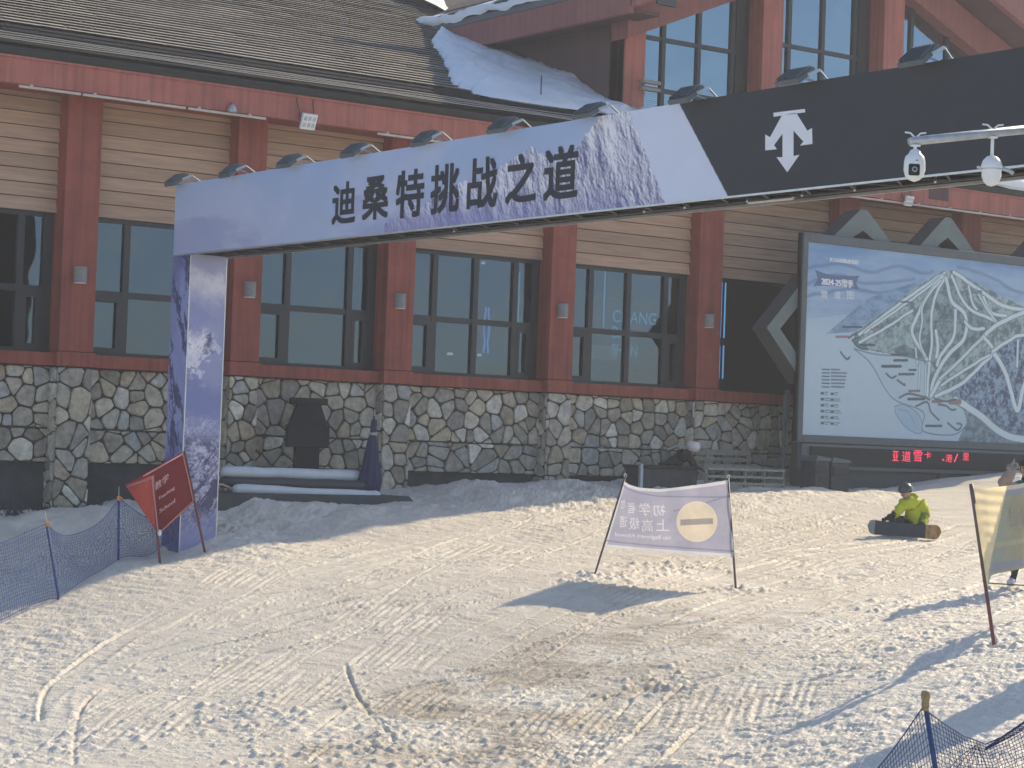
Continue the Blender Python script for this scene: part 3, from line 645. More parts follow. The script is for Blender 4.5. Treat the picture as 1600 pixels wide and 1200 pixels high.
# wall lamps, eave floodlights, neon lettering
for px, py, lab in ((129, 429, 'grey half round wall lamp on the red column left of the arch leg'), (394, 452, 'grey wall lamp on the red column just right of the arch leg'),
        (629, 470, 'grey wall lamp on the column above the folded navy parasol'), (883, 485, 'grey wall lamp on the column left of the blue lettering window'), (1112, 501, 'grey wall lamp on the column beside the blue neon strip')):
    c = Py(px, py, YC-.1); t = thing('wall_lamp', lab, 'lamp', (c[0], YC, c[2]-.12), 'half round lamps on the red columns')
    prof = [(c[0]+.105*math.cos(q), YC-.004-.13*math.sin(q), c[2]-.125) for q in np.linspace(0, math.pi, 13)]
    MB().prism(prof[::-1], (0, 0, .25)).build('lamp_shade', M['lampgrey'], t, bevel=.008)
    MB().prism([(p[0]*.9+c[0]*.1, p[1]*.9+YC*.1, p[2]) for p in prof][::-1], (0, 0, -.012)).build('lamp_lens', M['white'], t)
def eave_flood(px, py, w, h, lab):
    c = Py(px, py, EAVE_Y-.14); t = thing('eave_floodlight', lab, 'floodlight', c, None)
    ax = np.array([w/2, 0, 0]); up = np.array([.02, -.35, .94])*h/2; nn = np.array([0, -.94, -.35])*.03
    MB().obox(c, ax, up, nn).build('housing', M['white'], t, bevel=.008)
    mb = MB()
    for i in range(3):
        for j in range(2): mb.obox(c+nn*1.05+ax*(-.6+.6*i)+up*(-.4+.8*j), ax*.2, up*.26, nn*.08)
    mb.build('led_tile', M['galv'], t)
    mb = MB()
    for s in (-1, 1): mb.bar(c+ax*s*1.1, (c[0]+s*w*.35, EAVE_Y, c[2]+.12), .012)
    mb.build('bracket', M['greymetal'], t)
    mb = MB()
    for dx, e in ((-.16, 0), (.15, .03)): mb.tube([c+np.array([dx*.8, .05, h*.4]), (c[0]+dx, EAVE_Y-.012, 8.45), (c[0]+dx, EAVE_Y-.02, 8.7+e), (c[0]+dx+.1, EAVE_Y+.1, 8.78)], .008, 5)
    mb.build('cable', M['frame'], t); return t
eave_flood(482, 190, .27, .26, 'white square floodlight hanging on cables below the eave fascia')
eave_flood(1420, 314, .2, .2, 'small white floodlight under the eave, behind the hanging camera')
for px, py in ((363, 166),):
    c = Py(px, py, EAVE_Y-.08); t = thing('eave_spotlight', 'small grey spotlight tucked under the fascia above a red column', 'spotlight', c)
    MB().lathe(c+np.array([0, 0, -.1]), [(.07, 0), (.075, .03), (.05, .1), (.025, .14)], 12).build('shade', M['galv'], t, smooth=True)
    MB().bar(c+np.array([0, 0, .03]), (c[0]+.02, EAVE_Y, c[2]+.06), .02).build('bracket', M['frame'], t)

FONT = None
def text_mesh(s, bold=0.0, res=3, depth=.002):
    cu = bpy.data.curves.new('letters', 'FONT'); cu.body = s; cu.size = 1; cu.offset = bold; cu.extrude = 0; cu.resolution_u = res; cu.fill_mode = 'FRONT'
    ob = bpy.data.objects.new('letters', cu); COL.objects.link(ob); dg = bpy.context.evaluated_depsgraph_get(); me = bpy.data.meshes.new_from_object(ob.evaluated_get(dg))
    V = np.array([v.co[:] for v in me.vertices]) if len(me.vertices) else np.zeros((1, 3)); F = [tuple(p.vertices) for p in me.polygons]
    bpy.data.objects.remove(ob); bpy.data.curves.remove(cu); bpy.data.meshes.remove(me)
    return V, F
def put_text(mb, s, o, u, v, w, h, n, bold=0.0, fit=True, t=.004):
    """letters fitted in the rectangle with corner o, unit axes u (right), v (up); raised t along n"""
    V, F = text_mesh(s, 0); o, u, v, n = map(np.asarray, (o, u, v, n)); lo, hi = V.min(0), V.max(0); sx = w/max(hi[0]-lo[0], 1e-6); sy = h/max(hi[1]-lo[1], 1e-6)
    if not fit: sx = min(sx, sy); sy = sx
    sh = [(0, 0)] if not bold else [(a*bold, b*bold) for a, b in ((-1, -1), (1, 1), (-1, 1), (1, -1), (0, 0))]   # heavy strokes from five offset copies
    kx = w/(w+2*bold*w); ky = h/(h+2*bold*h)
    for i, (a, b) in enumerate(sh):
        mb.add([o + u*((p[0]-lo[0])*sx*kx+(a+bold)*w*kx) + v*((p[1]-lo[1])*sy*ky+(b+bold)*h*ky) + n*(t+.0004*i) for p in V], F)

# neon lettering and light strips behind the glass
nx = np.array([0, -1.0, 0]); ux = np.array([1.0, 0, 0]); uz = np.array([0, 0, 1.0])
a0 = Py(957, 503, 32.5); a1 = Py(1025, 507, 32.5)
t = thing('neon_sign', 'pale blue lit lettering behind the fifth window of the lodge', 'sign', (a0[0], 32.6, a0[2]))
mb = MB(); put_text(mb, 'CHANG', (a0[0], 32.5, a0[2]), ux, uz, a1[0]-a0[0], .23, nx, .0); z = a0[2]-.30
put_text(mb, 'BAI', (a0[0], 32.5, z), ux, uz, .42, .22, nx); put_text(mb, 'SHAN', (a0[0], 32.5, z-.33), ux, uz, .62, .22, nx); mb.build('lettering', M['neon'], t, fix=False)
MB().box(a0[0]-.35, a0[0]+.3, 32.7, 32.74, z-.42, z-.15).build('lit_panel', M['neondim'], t)
MB().box(a0[0]-.4, a0[0]+1.0, 32.9, 32.96, z-.6, z+.8).build('backing', M['room'], t)
def strip(px0, py0, px1, py1, lab, mtn, w=.025):
    a, b = Py(px0, py0, 32.55), Py(px1, py1, 32.55); o = MB().tube([a, (a[0], 32.55, b[2])], w, 6).build('light_tube', M[mtn], origin=(a[0], 32.55, min(a[2], b[2]))); tag(o, lab, 'light')
strip(946, 418, 943, 512, 'thin pale light tube left of the blue lettering', 'neon', .012)
strip(812, 425, 808, 505, 'thin blue light tube in the right pane of the four pane window', 'neon', .012)
t = thing('neon_strip', 'pair of tall blue neon lines at the left edge of the dark opening', 'light', Py(1129, 595, 32.4))
for dx, dm in ((0, 'neonblue'), (6, 'neon')):
    mb = MB()
    a, b = Py(1128+dx, 440, 32.4), Py(1128+dx, 528, 32.4); mb.tube([a, (a[0], 32.4, b[2])], .016, 6)
    a2 = Py(1128+dx, 540, 32.4); b2 = Py(1128+dx, 592, 32.4); mb.tube([(a[0], 32.4, a2[2]), (a[0], 32.4, b2[2])], .016, 6); mb.build('tube', M[dm], t)
c = Py(759, 552, 32.5); t = thing('neon_figure', 'narrow blue neon figure glowing inside the four pane window', 'sign', c)
mb = MB(); hgt = Py(759, 480, 32.5)[2]-c[2]
for sx in (-1, 1):
    for k in (.55, 1.0): mb.tube([(c[0]+sx*k*(.035+.04*abs(math.cos(3*q*math.pi/2+.4))), 32.5, c[2]+hgt*q) for q in np.linspace(0, 1, 18)], .009, 5)
mb.build('tubes', M['neonblue'], t)
for px, py, w in ((703, 553, .12), (749, 555, .09), (755, 411, .08)):
    p = Py(px, py, 32.45); o = MB().lathe((p[0], 32.45, p[2]-.02), [(w*.5, 0), (w*.45, .04), (.01, .05)], 12).build('ceiling_lamp', M['spot'], origin=p)
    tag(o, {703: 'faint lit fitting low in the second pane of the four pane window', 749: 'small white lit fitting beside the blue neon figure', 755: 'round lit lamp high in the third pane of the four pane window'}[px], 'lamp')


# ---------------------------------------------------------------- banner arch
AX, AXB, AY1 = 14.6, 15.2, 28.82
ALEG = 28.28
ZB0, ZB1 = 5.585, 6.615
AY0 = 7.6
ARCH = thing('banner_arch', 'long event arch with printed mountain beam on square legs', 'arch', (14.9, 28.5, 1.3))
def ap(px, py): p = Px(px, py, AX); return p[1], p[2]
nu, nv = 1700, 120
yv = np.linspace(AY1, AY0, nu); zv = np.linspace(ZB0, ZB1, nv); U, V = np.meshgrid(yv, zv)        # rows: z
def mix3(a, b, t): t = np.clip(t, 0, 1)[..., None]; return np.asarray(a)*(1-t)+np.asarray(b)*t
vv = (V-ZB0)/(ZB1-ZB0); uu = AY1-U
skyc = mix3(srgb(174,184,210), srgb(158,178,212), vv)
skyc = mix3(skyc, srgb(200,200,220), np.clip(.5*sample(T6, uu*40, vv*60)-.1, 0, .6)*(1-.6*vv))
skyc = mix3(skyc, srgb(140,146,188), np.clip(.55*sample(T6, uu*26+300, vv*90+100), 0, .5)*(vv < .5))
# ridge line of the printed mountains: (px, py) of the skyline
RD = [(600,352),(640,318),(660,322),(690,300),(720,284),(745,288),(775,262),(815,238),(835,232),(850,246),(872,258),(895,240),(918,208),(935,186),(950,176),(975,170),(1000,168)]
ry, rz = zip(*[ap(*p) for p in RD]); ry = np.array(ry)[::-1]; rz = np.array(rz)[::-1]
rl = np.interp(yv, ry, rz, left=ZB1+.2, right=ZB0-.2) + .02*sample(T5, yv*90, 0*yv)
depth_ = (rl[None]-V)
mask = depth_ > 0
def relief(a, b, f=1.0):
    h = lambda a, b: (1-np.abs(sample(T6, a*95*f, b*55*f)))*1.0 + .55*(1-np.abs(sample(T6, a*230*f+70, b*120*f))) + .30*(1-np.abs(sample(T5, a*300*f, b*130*f)))
    e = .012/f; g = h(a+e, b)-h(a-e, b)+.5*(h(a, b+e)-h(a, b-e)); return g/g.std()
rn = relief(uu+.25*V, V)
lit = np.clip(.55+.34*rn+.30*(vv-.4)-.05*depth_, 0, 1)
mtn = mix3(srgb(92,92,140), srgb(232,232,240), lit)
mtn = mix3(mtn, srgb(132,132,184), np.clip((.30-vv)*2.0+.25*sample(T6, uu*30, V*30), 0, .7))
c_ = np.where(mask[..., None], mtn, skyc)
def slant(p0, p1): (y0, z0), (y1, z1) = ap(*p0), ap(*p1); return y0+(V-z0)*(y1-y0)/(z1-z0)
e1 = slant((985,178), (1040,318)); e2 = slant((1066,171), (1137,306))
c_ = np.where((U < e1)[..., None], srgb(206,212,232), c_); c_ = np.where((U < e2)[..., None], (.021, .022, .028), c_)
grid_mesh('beam_print', np.stack([np.full_like(U, AX), U, V], -1), M['print'], ARCH, c_, smooth=False)
fr = MB().box(AX+.004, AX+.05, AY0, AY1, ZB0-.0, ZB1-.002).box(AX+.05, AXB-.03, AY1-.03, AY1, ZB0, ZB1-.002).box(AX+.05, AXB, AY0, AY1-.03, ZB1-.03, ZB1-.002).box(AXB-.03, AXB, AY0, AY1, ZB0, ZB1-.03)
fr.build('beam_box', M['black'], ARCH)
MB().box(AX-.006, AX+.012, AY0, AY1, ZB0-.02, ZB0-.001).box(AXB-.012, AXB+.006, AY0, ALEG-.0, ZB0-.03, ZB0-.001).build('beam_edging', M['alu'], ARCH)
tr = MB()
for z in (ZB0+.02,):
    for x in (AX+.1, AXB-.08): tr.tube([(x, AY0, z), (x, AY1-.05, z)], .02, 8)
yy = np.arange(AY0, AY1-.6, .62)
for i, y in enumerate(yy): tr.tube([(AX+.1, y, ZB0+.02), (AXB-.08, y+.31, ZB0+.02)], .011, 6); tr.tube([(AXB-.08, y+.31, ZB0+.02), (AX+.1, y+.62, ZB0+.02)], .011, 6)
tr.build('truss', M['frame'], ARCH)
MB().box(AX+.06, AXB-.035, AY0, AY1-.04, ZB0+.055, ZB0+.07).build('underside', M['black'], ARCH)
for (px, py) in ((690, 357), (985, 321), (1048, 318), (1145, 310), (1230, 300), (1312, 287), (1437, 281)):
    y, z = ap(px, py); MB().tube([(AX+.2, y, ZB0+.01), (AX+.14, y-.06, ZB0-.05)], .012, 6).build('clamp', M['alu'], ARCH)
y0, y1 = ap(1135, 312)[0], ap(1205, 303)[0]; MB().tube([(AX+.3, y0, ZB0-.035), (AX+.3, y1, ZB0-.035)], .018, 8).build('tube_light', M['alu'], ARCH)
# lettering, one mesh on the beam
mb = MB()
for ch, xl, xr, yt, yb in (('迪', 520, 557, 284, 350), ('桑', 567, 608, 275, 343), ('特', 619, 663, 265, 340), ('挑', 673, 718, 256, 333), ('战', 730, 777, 246, 326), ('之', 790, 838, 240, 317), ('道', 849, 903, 228, 312)):
    yl, _ = ap(xl, 300); yr, _ = ap(xr, 300); xm = (xl+xr)/2; zt = ap(xm, yt)[1]; zb = ap(xm, yb)[1]
    put_text(mb, ch, (AX, yl, zb), (0, -1, 0), (0, 0, 1), yl-yr, zt-zb, (-1, 0, 0), bold=.026)
mb.build('lettering', M['ink'], ARCH, fix=False)
LG = [(592,482),(652,470),(699,545),(718,533),(720,600),(668,607),(682,590),(641,545),(641,650),(666,645),(615,718),(570,655),(595,655),(595,557),(560,605),(572,622),(523,627),(523,560),(543,572)]
mb = MB()
mb.add([(AX-.004, *ap(1000+x/2.667, y/2.667)) for x, y in LG], [tuple(range(len(LG)))])
mb.add([(AX-.004, *ap(1000+x/2.667, y/2.667)) for x, y in ((557,470),(688,454),(690,468),(558,487))], [(0, 1, 2, 3)])
mb.build('emblem', M['whiteink'], ARCH, fix=False)
def leg(y0, y1, zb, printed=True):
    MB().box(AX+.004, AXB-.004, y0+.004, y1-.004, zb, ZB0).build('leg', M['black'], ARCH)
    z = np.linspace(zb, ZB0-.001, 420); h = 4.2
    def art(a, zz, seed):
        t0 = (zz-zb)/(ZB0-zb); n = sample(T6, a*120+seed, zz*40); n1 = sample(T5, a*170+seed, zz*170); t = t0+.010*n1
        q = zz*.80-a*1.05; r = zz*.55+a*.9; n2 = sample(T5, r*45+seed, q*330); n3 = sample(T7, r*110, q*420)
        c = mix3(srgb(158,162,196), srgb(112,118,168), 1-t0)
        c = mix3(c, srgb(226,220,226), np.clip((t-.86+.05*a)*14, 0, 1)*np.clip((.955-t)*18, 0, 1)*.9)
        c = mix3(c, srgb(132,138,186), np.clip((t-.765)*30, 0, 1)*np.clip((.86-.10*a-t)*30, 0, 1)*.7)
        snow = np.clip((t-.60-.30*np.clip(a-.1, 0, 1)+.04*n1)*30, 0, 1)*np.clip((.775-.06*a-t)*30, 0, 1)
        c = mix3(c, mix3(srgb(230,226,234), srgb(190,192,216), .3+.4*n1), snow)
        d = .765+.012*n1-t; pkm = (d > 0) & (np.abs(a-.35-.25*d+.02*n1) < d*1.15+.012*n1) & (t > .675+.05*n1*.3+.12*np.clip(a-.35, 0, 1))
        c = np.where(pkm[..., None], mix3(srgb(96,98,132), srgb(200,198,216), .45+.5*n1+.3*n), c)
        c = mix3(c, srgb(112,120,174), np.clip((.60+.12*(.3-a)-t)*25, 0, 1)*np.clip((t-.45)*20, 0, 1)*.75)
        c = mix3(c, srgb(186,186,212), np.clip(.5*n3+.3*n2, 0, .8)*(t < .47))
        rl_ = relief(r*.8+seed*.01, q*1.6, .9); c = mix3(c, mix3(srgb(92,94,142), srgb(214,212,228), .5+.34*rl_), np.clip((.46-t)*9, 0, 1)*np.clip((t-.12)*14, 0, 1)*.8)
        rock = np.clip((n2+.35*n3-.55)*2.4, 0, 1)*np.clip((.42-t)*10, 0, 1)*np.clip((t-.12)*14, 0, 1)
        c = mix3(c, srgb(58,56,96), rock*.92)
        band_ = np.clip(1-np.abs(t-.385-.02*n)*16, 0, 1)*np.clip(n1*1.2+.2, 0, 1); c = mix3(c, srgb(60,58,98), band_*.85)
        c = mix3(c, srgb(150,152,190), np.clip((.125-t0)*30, 0, 1)*.8)
        return c
    X_, Z_ = np.meshgrid(np.linspace(AX, AXB, 60), z); grid_mesh('leg_print', np.stack([X_, np.full_like(X_, y0), Z_], -1), M['print'], ARCH, art((X_-AX), Z_, 0), smooth=False)
    Y_, Z_ = np.meshgrid(np.linspace(y1, y0, 60), z)
    a = (y1-Y_); n2 = sample(T5, (a*1.5-Z_*.8)*60, (Z_*.5+a)*200); n = sample(T6, a*60, Z_*50); t = (Z_-zb)/(ZB0-zb)
    n1 = sample(T5, a*150, Z_*170); n3 = sample(T7, (a*1.5-Z_*.8)*150, (Z_*.5+a)*420); t = t+.02*n1
    c = mix3(srgb(150,156,200), srgb(96,98,150), .5+.5*n); c = mix3(c, srgb(50,50,94), np.clip((n2+.3*n3-.15)*1.8, 0, 1)*.88*np.clip(np.abs(t-.69+.5*(a-.27))*22-1, 0, 1)); c = mix3(c, srgb(138,144,190), np.clip(1-np.abs(t-.69+.5*(a-.27))*14, 0, 1)*.8)
    grid_mesh('leg_print', np.stack([np.full_like(Y_, AX), Y_, Z_], -1), M['print'], ARCH, c, smooth=False)
    MB().box(AX+.0, AX+.018, y0-.006, y0-.0015, zb, ZB0-.03).box(AXB-.012, AXB+.004, y0-.006, y0-.0015, zb, ZB0-.03).build('leg_edging', M['alu'], ARCH)
leg(ALEG, AY1, 1.15)
NEARLEG = 12.2
leg(AY0, AY0+.54, .3)
# floodlights along the top of the beam
FLAB = ['grey floodlight at the far left end of the arch beam, above its leg', 'second grey floodlight from the left end of the arch beam', 'third grey floodlight from the left, over the plain sky print', 'fourth grey floodlight from the left, just before the first character',
 'fifth grey floodlight, above the middle characters of the arch beam', 'sixth grey floodlight, in front of the red fascia above the lettering', 'seventh grey floodlight, at the foot of the printed peak by the roof snow', 'grey floodlight where the white stripe meets the black panel',
 'grey floodlight on the black panel, up and right of the white emblem', 'rightmost visible grey floodlight, before the third upper window']
for k, y in enumerate(np.linspace(28.63, 13.98, 10)):
    c = np.array([AX-.09, y, ZB1+.05]); t = thing('arch_floodlight', FLAB[k], 'floodlight', (AX+.1, y, ZB1), 'floodlights along the arch beam')
    tl = math.radians(random.uniform(34, 46)); yw = random.uniform(-.06, .06)
    a = np.array([math.cos(tl), yw, math.sin(tl)])*.13; n = np.array([-math.sin(tl), 0, math.cos(tl)])*.026; w = np.array([-yw, 1, 0])*.165
    mb = MB().obox(c, a, w, n)
    for i in range(7): mb.obox(c+n*1.5+w*(-.84+.28*i), a*.85, w*.028, n*.55)
    mb.build('lamp_housing', M['greymetal'], t, bevel=.006)
    MB().obox(c-n*1.15, a*.86, w*.88, n*.12).build('lamp_glass', M['white'], t)
    mb = MB(); e = c+a*.9
    for s in (-1, 1): mb.bar(c+w*s*1.07, e+w*s*1.07+np.array([.06, 0, .0]), .014, .03); mb.bar(e+w*s*1.07+np.array([.06, 0, 0]), (AX+.34, y+s*.05, ZB1+.03), .016)
    mb.bar((AX+.3, y-.06, ZB1+.018), (AX+.56, y+.06, ZB1+.018), .05, .03); mb.build('bracket', M['galv'], t)
    MB().tube([(AX+.2, y, ZB1+.05), (AX+.3, y-.1, ZB1+.04), (AX+.36, y-.28, ZB1+.012), (AX+.3, y-.5, ZB1+.012)], .009, 5).build('cable', M['frame'], t)

# ---------------------------------------------------------------- trail map board
BY = 30.2; BX0, BX1, BZ0, BZ1 = 28.42, 38.6, 3.24, 7.2
BOARD = thing('trail_map_board', 'large grey framed ski trail map board with a snowy mountain drawing', 'map board', (33.5, BY, 2.5))
IX0, IX1, IZ0, IZ1 = 28.55, 38.45, 3.385, 7.03
MW, MH = 820, 304; MX = np.linspace(IX0, IX1, MW); MZ = np.linspace(IZ0, IZ1, MH); GX, GZ = np.meshgrid(MX, MZ)
def bp(cx, cy): p = Py(1240+cx/3.428, 370+cy/3.428, BY); return p[0], p[2]
# the drawing is laid out on its own sheet coordinates: 100 units = 1 m at the left edge
img = mix3(srgb(182,202,222), srgb(112,150,202), np.clip((GZ-5.3)/1.6, 0, 1))
n6 = sample(T6, GX*38, GZ*90)
img = mix3(img, srgb(168,194,222), np.clip(.4*sample(T6, GX*30+500, GZ*120), 0, .6)*(GZ > 5.2))
def poly_mask(P):
    P = [bp(*p) for p in P]; inside = np.zeros(GX.shape, bool)
    for i in range(len(P)):
        (xa, za), (xb, zb) = P[i], P[(i+1) % len(P)]
        if za == zb: continue
        cond = ((GZ < za) != (GZ < zb)) & (GX < (xb-xa)*(GZ-za)/(zb-za)+xa); inside ^= cond
    return inside
def stroke(P, w, col, soft=.010, wob=0, al=1):
    global img
    P = np.array([bp(*p) for p in P]); P = spline(P, .04) if len(P) > 2 else P
    if wob: P = P + np.c_[sample(T6, np.arange(len(P))*3., 0*np.arange(len(P))), sample(T6, np.arange(len(P))*3., 50+0*np.arange(len(P)))]*wob
    D = np.full(GX.shape, 9.0)
    for (a, b) in zip(P[:-1], P[1:]):
        i0, i1 = np.searchsorted(MX, [min(a[0], b[0])-w-.05, max(a[0], b[0])+w+.05]); j0, j1 = np.searchsorted(MZ, [min(a[1], b[1])-w-.05, max(a[1], b[1])+w+.05])
        if i1 <= i0 or j1 <= j0: continue
        x = GX[j0:j1, i0:i1]; z = GZ[j0:j1, i0:i1]; d = b-a; t = np.clip(((x-a[0])*d[0]+(z-a[1])*d[1])/(d @ d+1e-12), 0, 1)
        D[j0:j1, i0:i1] = np.minimum(D[j0:j1, i0:i1], np.hypot(x-a[0]-t*d[0], z-a[1]-t*d[1]))
    img = mix3(img, col, al*np.clip((w/2+soft-D)/soft, 0, 1))
def fill(P, col, noise=0, col2=None, seed=0, sc=(80, 80), al=1):
    global img
    mk = poly_mask(P); n = sample(T7, GX*sc[0]+seed, GZ*sc[1]) if noise else 0*GX
    c = mix3(np.array(col), np.array(col2 if col2 else col), .5+noise*n); img = np.where(mk[..., None], img*(1-al)+c*al, img)
for k, (pts) in enumerate(([(60,180),(250,150),(420,190),(560,160),(700,200),(760,190)], [(70,260),(240,210),(380,250),(560,240),(660,230)], [(60,330),(200,300),(330,280),(470,300),(640,270)], [(880,170),(1000,200),(1100,240),(1234,300),(1600,330)])):
    fill(pts+[(pts[-1][0], pts[-1][1]+110), (pts[0][0], pts[0][1]+110)], srgb(128-8*k, 158-6*k, 204-6*k), .25, srgb(168,192,222), k*77, (14, 60), .55); stroke(pts, .012, srgb(92,120,170), .05, .015, .7)
fill([(180,520),(400,330),(560,280),(720,215),(640,300),(330,510)], srgb(92,126,170), .3, srgb(140,170,204), 5, (30, 60), .85)
fill([(330,515),(500,395),(650,275),(800,185),(860,176),(1000,255),(1234,375),(1500,440),(2600,700),(2600,1130),(880,1105),(935,1000),(920,930),(880,880),(740,860),(700,670),(430,610),(330,590)], srgb(166,184,192), .5, srgb(90,116,126), 3, (60, 60))
fill([(700,330),(800,240),(930,300),(1080,430),(1030,520),(900,660),(770,720),(730,660),(650,600),(640,470)], srgb(66,94,106), .6, srgb(138,160,170), 9, (70, 70), .85)
fill([(430,600),(470,540),(560,500),(640,470),(650,620),(540,630)], srgb(108,138,148), .5, srgb(170,188,194), 19, (70, 70), .8); fill([(530,600),(600,575),(720,640),(690,665),(560,628)], srgb(56,82,92), .5, srgb(110,134,142), 23, (70, 70), .7)
fill([(860,830),(1080,620),(1234,520),(2600,560),(2600,1140),(880,1108),(935,985)], srgb(48,70,108), .6, srgb(138,164,194), 31, (80, 80))
fill([(880,1108),(935,985),(960,930),(1100,1000),(1234,1090),(1300,1130)], srgb(80,102,124), .5, srgb(130,150,168), 37, (150, 150))
fill([(430,610),(700,660),(740,860),(880,880),(920,930),(935,1000),(870,1090),(700,1060),(560,880),(480,780)], srgb(184,204,222), .1, srgb(172,194,214), 41)
W_ = srgb(208,222,234)
for P, w in (([(810,200),(600,340),(430,470),(340,540)], .045), ([(800,215),(690,300),(520,420),(380,520)], .03), ([(800,215),(720,320),(660,440),(640,520),(700,620),(730,680)], .06), ([(815,220),(760,330),(740,450),(745,560),(735,670),(720,860)], .05), ([(790,240),(700,360),(690,470),(680,560),(715,650)], .03),
    ([(820,230),(850,350),(920,420),(920,540),(830,640),(760,760),(740,860)], .07), ([(870,400),(860,540),(790,640),(770,700)], .06), ([(850,215),(900,330),(960,400),(1060,440),(1100,460)], .05), ([(860,195),(1000,290),(1130,370),(1300,400)], .06), ([(940,270),(960,360),(990,400)], .04), ([(1020,330),(1060,410),(1150,430)], .05), ([(980,290),(1030,380),(1090,460)], .03),
    ([(1400,360),(1234,410),(1100,470),(1020,540),(900,660),(800,760),(740,860)], .07), ([(1020,540),(1070,620),(1000,700),(900,790),(760,860)], .06), ([(1070,620),(1140,740),(1200,930),(1240,800),(1290,700)], .09), ([(1070,620),(1160,560),(1234,530),(1500,520)], .05), ([(870,880),(1000,960),(1100,1040),(1234,1085),(1500,1080)], .12), ([(1000,560),(880,680),(780,770)], .035), ([(1050,640),(900,730),(790,800)], .04),
    ([(680,690),(672,820)], .02), ([(712,690),(706,850)], .02), ([(640,400),(500,490),(350,570)], .035), ([(920,460),(960,500),(1030,495)], .05), ([(765,510),(775,600),(765,660)], .06), ([(655,600),(665,690)], .025), ([(1205,560),(1200,700)], .04)):
    stroke(P, w+.035, srgb(104,128,146), .02, .012, .7); stroke(P, w, W_, .012, .012)
stroke([(330,600),(420,680),(500,820),(560,880),(700,940),(700,1040),(860,1060),(935,1000),(920,930),(880,900)], .012, srgb(104,128,148), .012)
stroke([(330,600),(450,630),(600,640),(700,665),(745,665)], .012, srgb(104,128,148), .012)
fill([(545,910),(600,900),(680,960),(690,1050),(620,1030),(560,960)], srgb(160,188,214)); stroke([(545,910),(600,900),(680,960),(690,1050),(620,1030),(560,960),(545,910)], .014, srgb(120,150,182)); stroke([(570,925),(620,940),(660,1010)], .012, srgb(130,158,188))
DK = srgb(70,84,100)
for (x0, y0, x1, y1), col in (((480,686,580,701), DK), ((570,730,650,742), DK), ((360,574,440,585), DK), ((620,862,705,876), DK), ((715,1007,798,1019), DK), ((235,529,300,541), srgb(150,120,130)), ((270,478,370,488), DK), ((420,490,465,499), srgb(150,120,130)), ((750,875,800,890), srgb(130,110,120)), ((845,868,895,900), srgb(140,120,128)), ((530,626,620,636), DK), ((625,708,662,718), DK), ((580,345,625,352), DK), ((965,285,1010,305), srgb(110,128,146)), ((545,655,615,668), DK), ((625,820,680,832), srgb(130,110,120))):
    stroke([(x0, (y0+y1)/2), (x1, (y0+y1)/2)], (y1-y0)/3.428/88, col, .008)
for pts in ([(300,545),(330,525),(350,540),(310,560)], [(255,620),(290,660),(310,640)], [(320,560),(360,600),(410,605)], [(500,735),(530,760),(560,745)], [(560,770),(600,800),(590,780)], [(570,865),(620,845),(700,860),(740,880)], [(660,910),(720,890),(740,940),(790,990)], [(780,900),(820,910),(850,930),(880,925)], [(830,1000),(880,1040),(905,1010),(870,1000)], [(760,870),(820,885),(880,870)]):
    stroke(pts, .03, srgb(86,100,116), .012, .006)
for i, y in enumerate((712, 730, 748, 767, 786, 805)): stroke([(158, y-2), (198, y)], .016, DK, .008); stroke([(207, y), (250+(i*37) % 40, y+2)], .022, srgb(104,122,140), .01, .004)
for i in range(6):
    for x in (160, 213):
        y = 838+32*i+(x > 200)*3; stroke([(x-5, y), (x+5, y)], .045, srgb(84,98,116), .008); stroke([(x+14, y-5), (x+30+(i*11) % 22, y-4)], .014, srgb(110,128,146), .008); stroke([(x+14, y+6), (x+26+(i*17) % 28, y+7)], .012, srgb(120,138,156), .008)
fill([(120,175),(175,196),(235,206),(300,210),(360,208),(340,245),(358,285),(290,268),(230,263),(170,262),(112,262),(135,225)], srgb(84,108,150))
img = img*np.array([.90, .90, .84])
grid_mesh('map_panel', np.stack([GX, np.full_like(GX, BY+.03), GZ], -1), M['mapprint'], BOARD, img, smooth=False)
MB().box(BX0, BX1, BY+.034, BY+.14, BZ0+.02, BZ1-.02).build('back_panel', M['chevrondark'], BOARD)
MB().box(BX0, IX0, BY-.02, BY+.15, BZ0, BZ1).box(IX1, BX1, BY-.02, BY+.15, BZ0, BZ1).box(IX0, IX1, BY-.02, BY+.15, BZ0, IZ0).box(IX0, IX1, BY-.02, BY+.15, IZ1, BZ1).build('frame', M['boardframe'], BOARD, bevel=.012)
mb = MB(); gm = MB()
def bt(m_, s, x0, y0, x1, y1, bold=0, fit=True):
    (xa, za), (xb, _), (_, zt) = bp(x0, y1), bp(x1, y1), bp(x0, y0)
    put_text(m_, s, (xa, BY+.03, za), (1, 0, 0), (0, 0, 1), xb-xa, zt-za, (0, -1, 0), bold, fit)
bt(mb, '2024-25雪季', 152, 214, 326, 258, .015); bt(mb, '雪', 150, 288, 186, 328, .01); bt(mb, '道', 220, 288, 256, 330, .01); bt(mb, '图', 290, 290, 326, 332, .01); bt(mb, '长白山国际度假区', 195, 108, 356, 132, .01)
mb.build('lettering', M['whiteink'], BOARD, fix=False)
mb = MB()
for a, b in (((140,130),(165,104)), ((165,104),(182,116)), ((150,134),(186,112))): p, q = bp(*a), bp(*b); mb.bar((p[0], BY+.025, p[1]), (q[0], BY+.025, q[1]), .016, .004)
mb.build('emblem', M['whiteink'], BOARD)
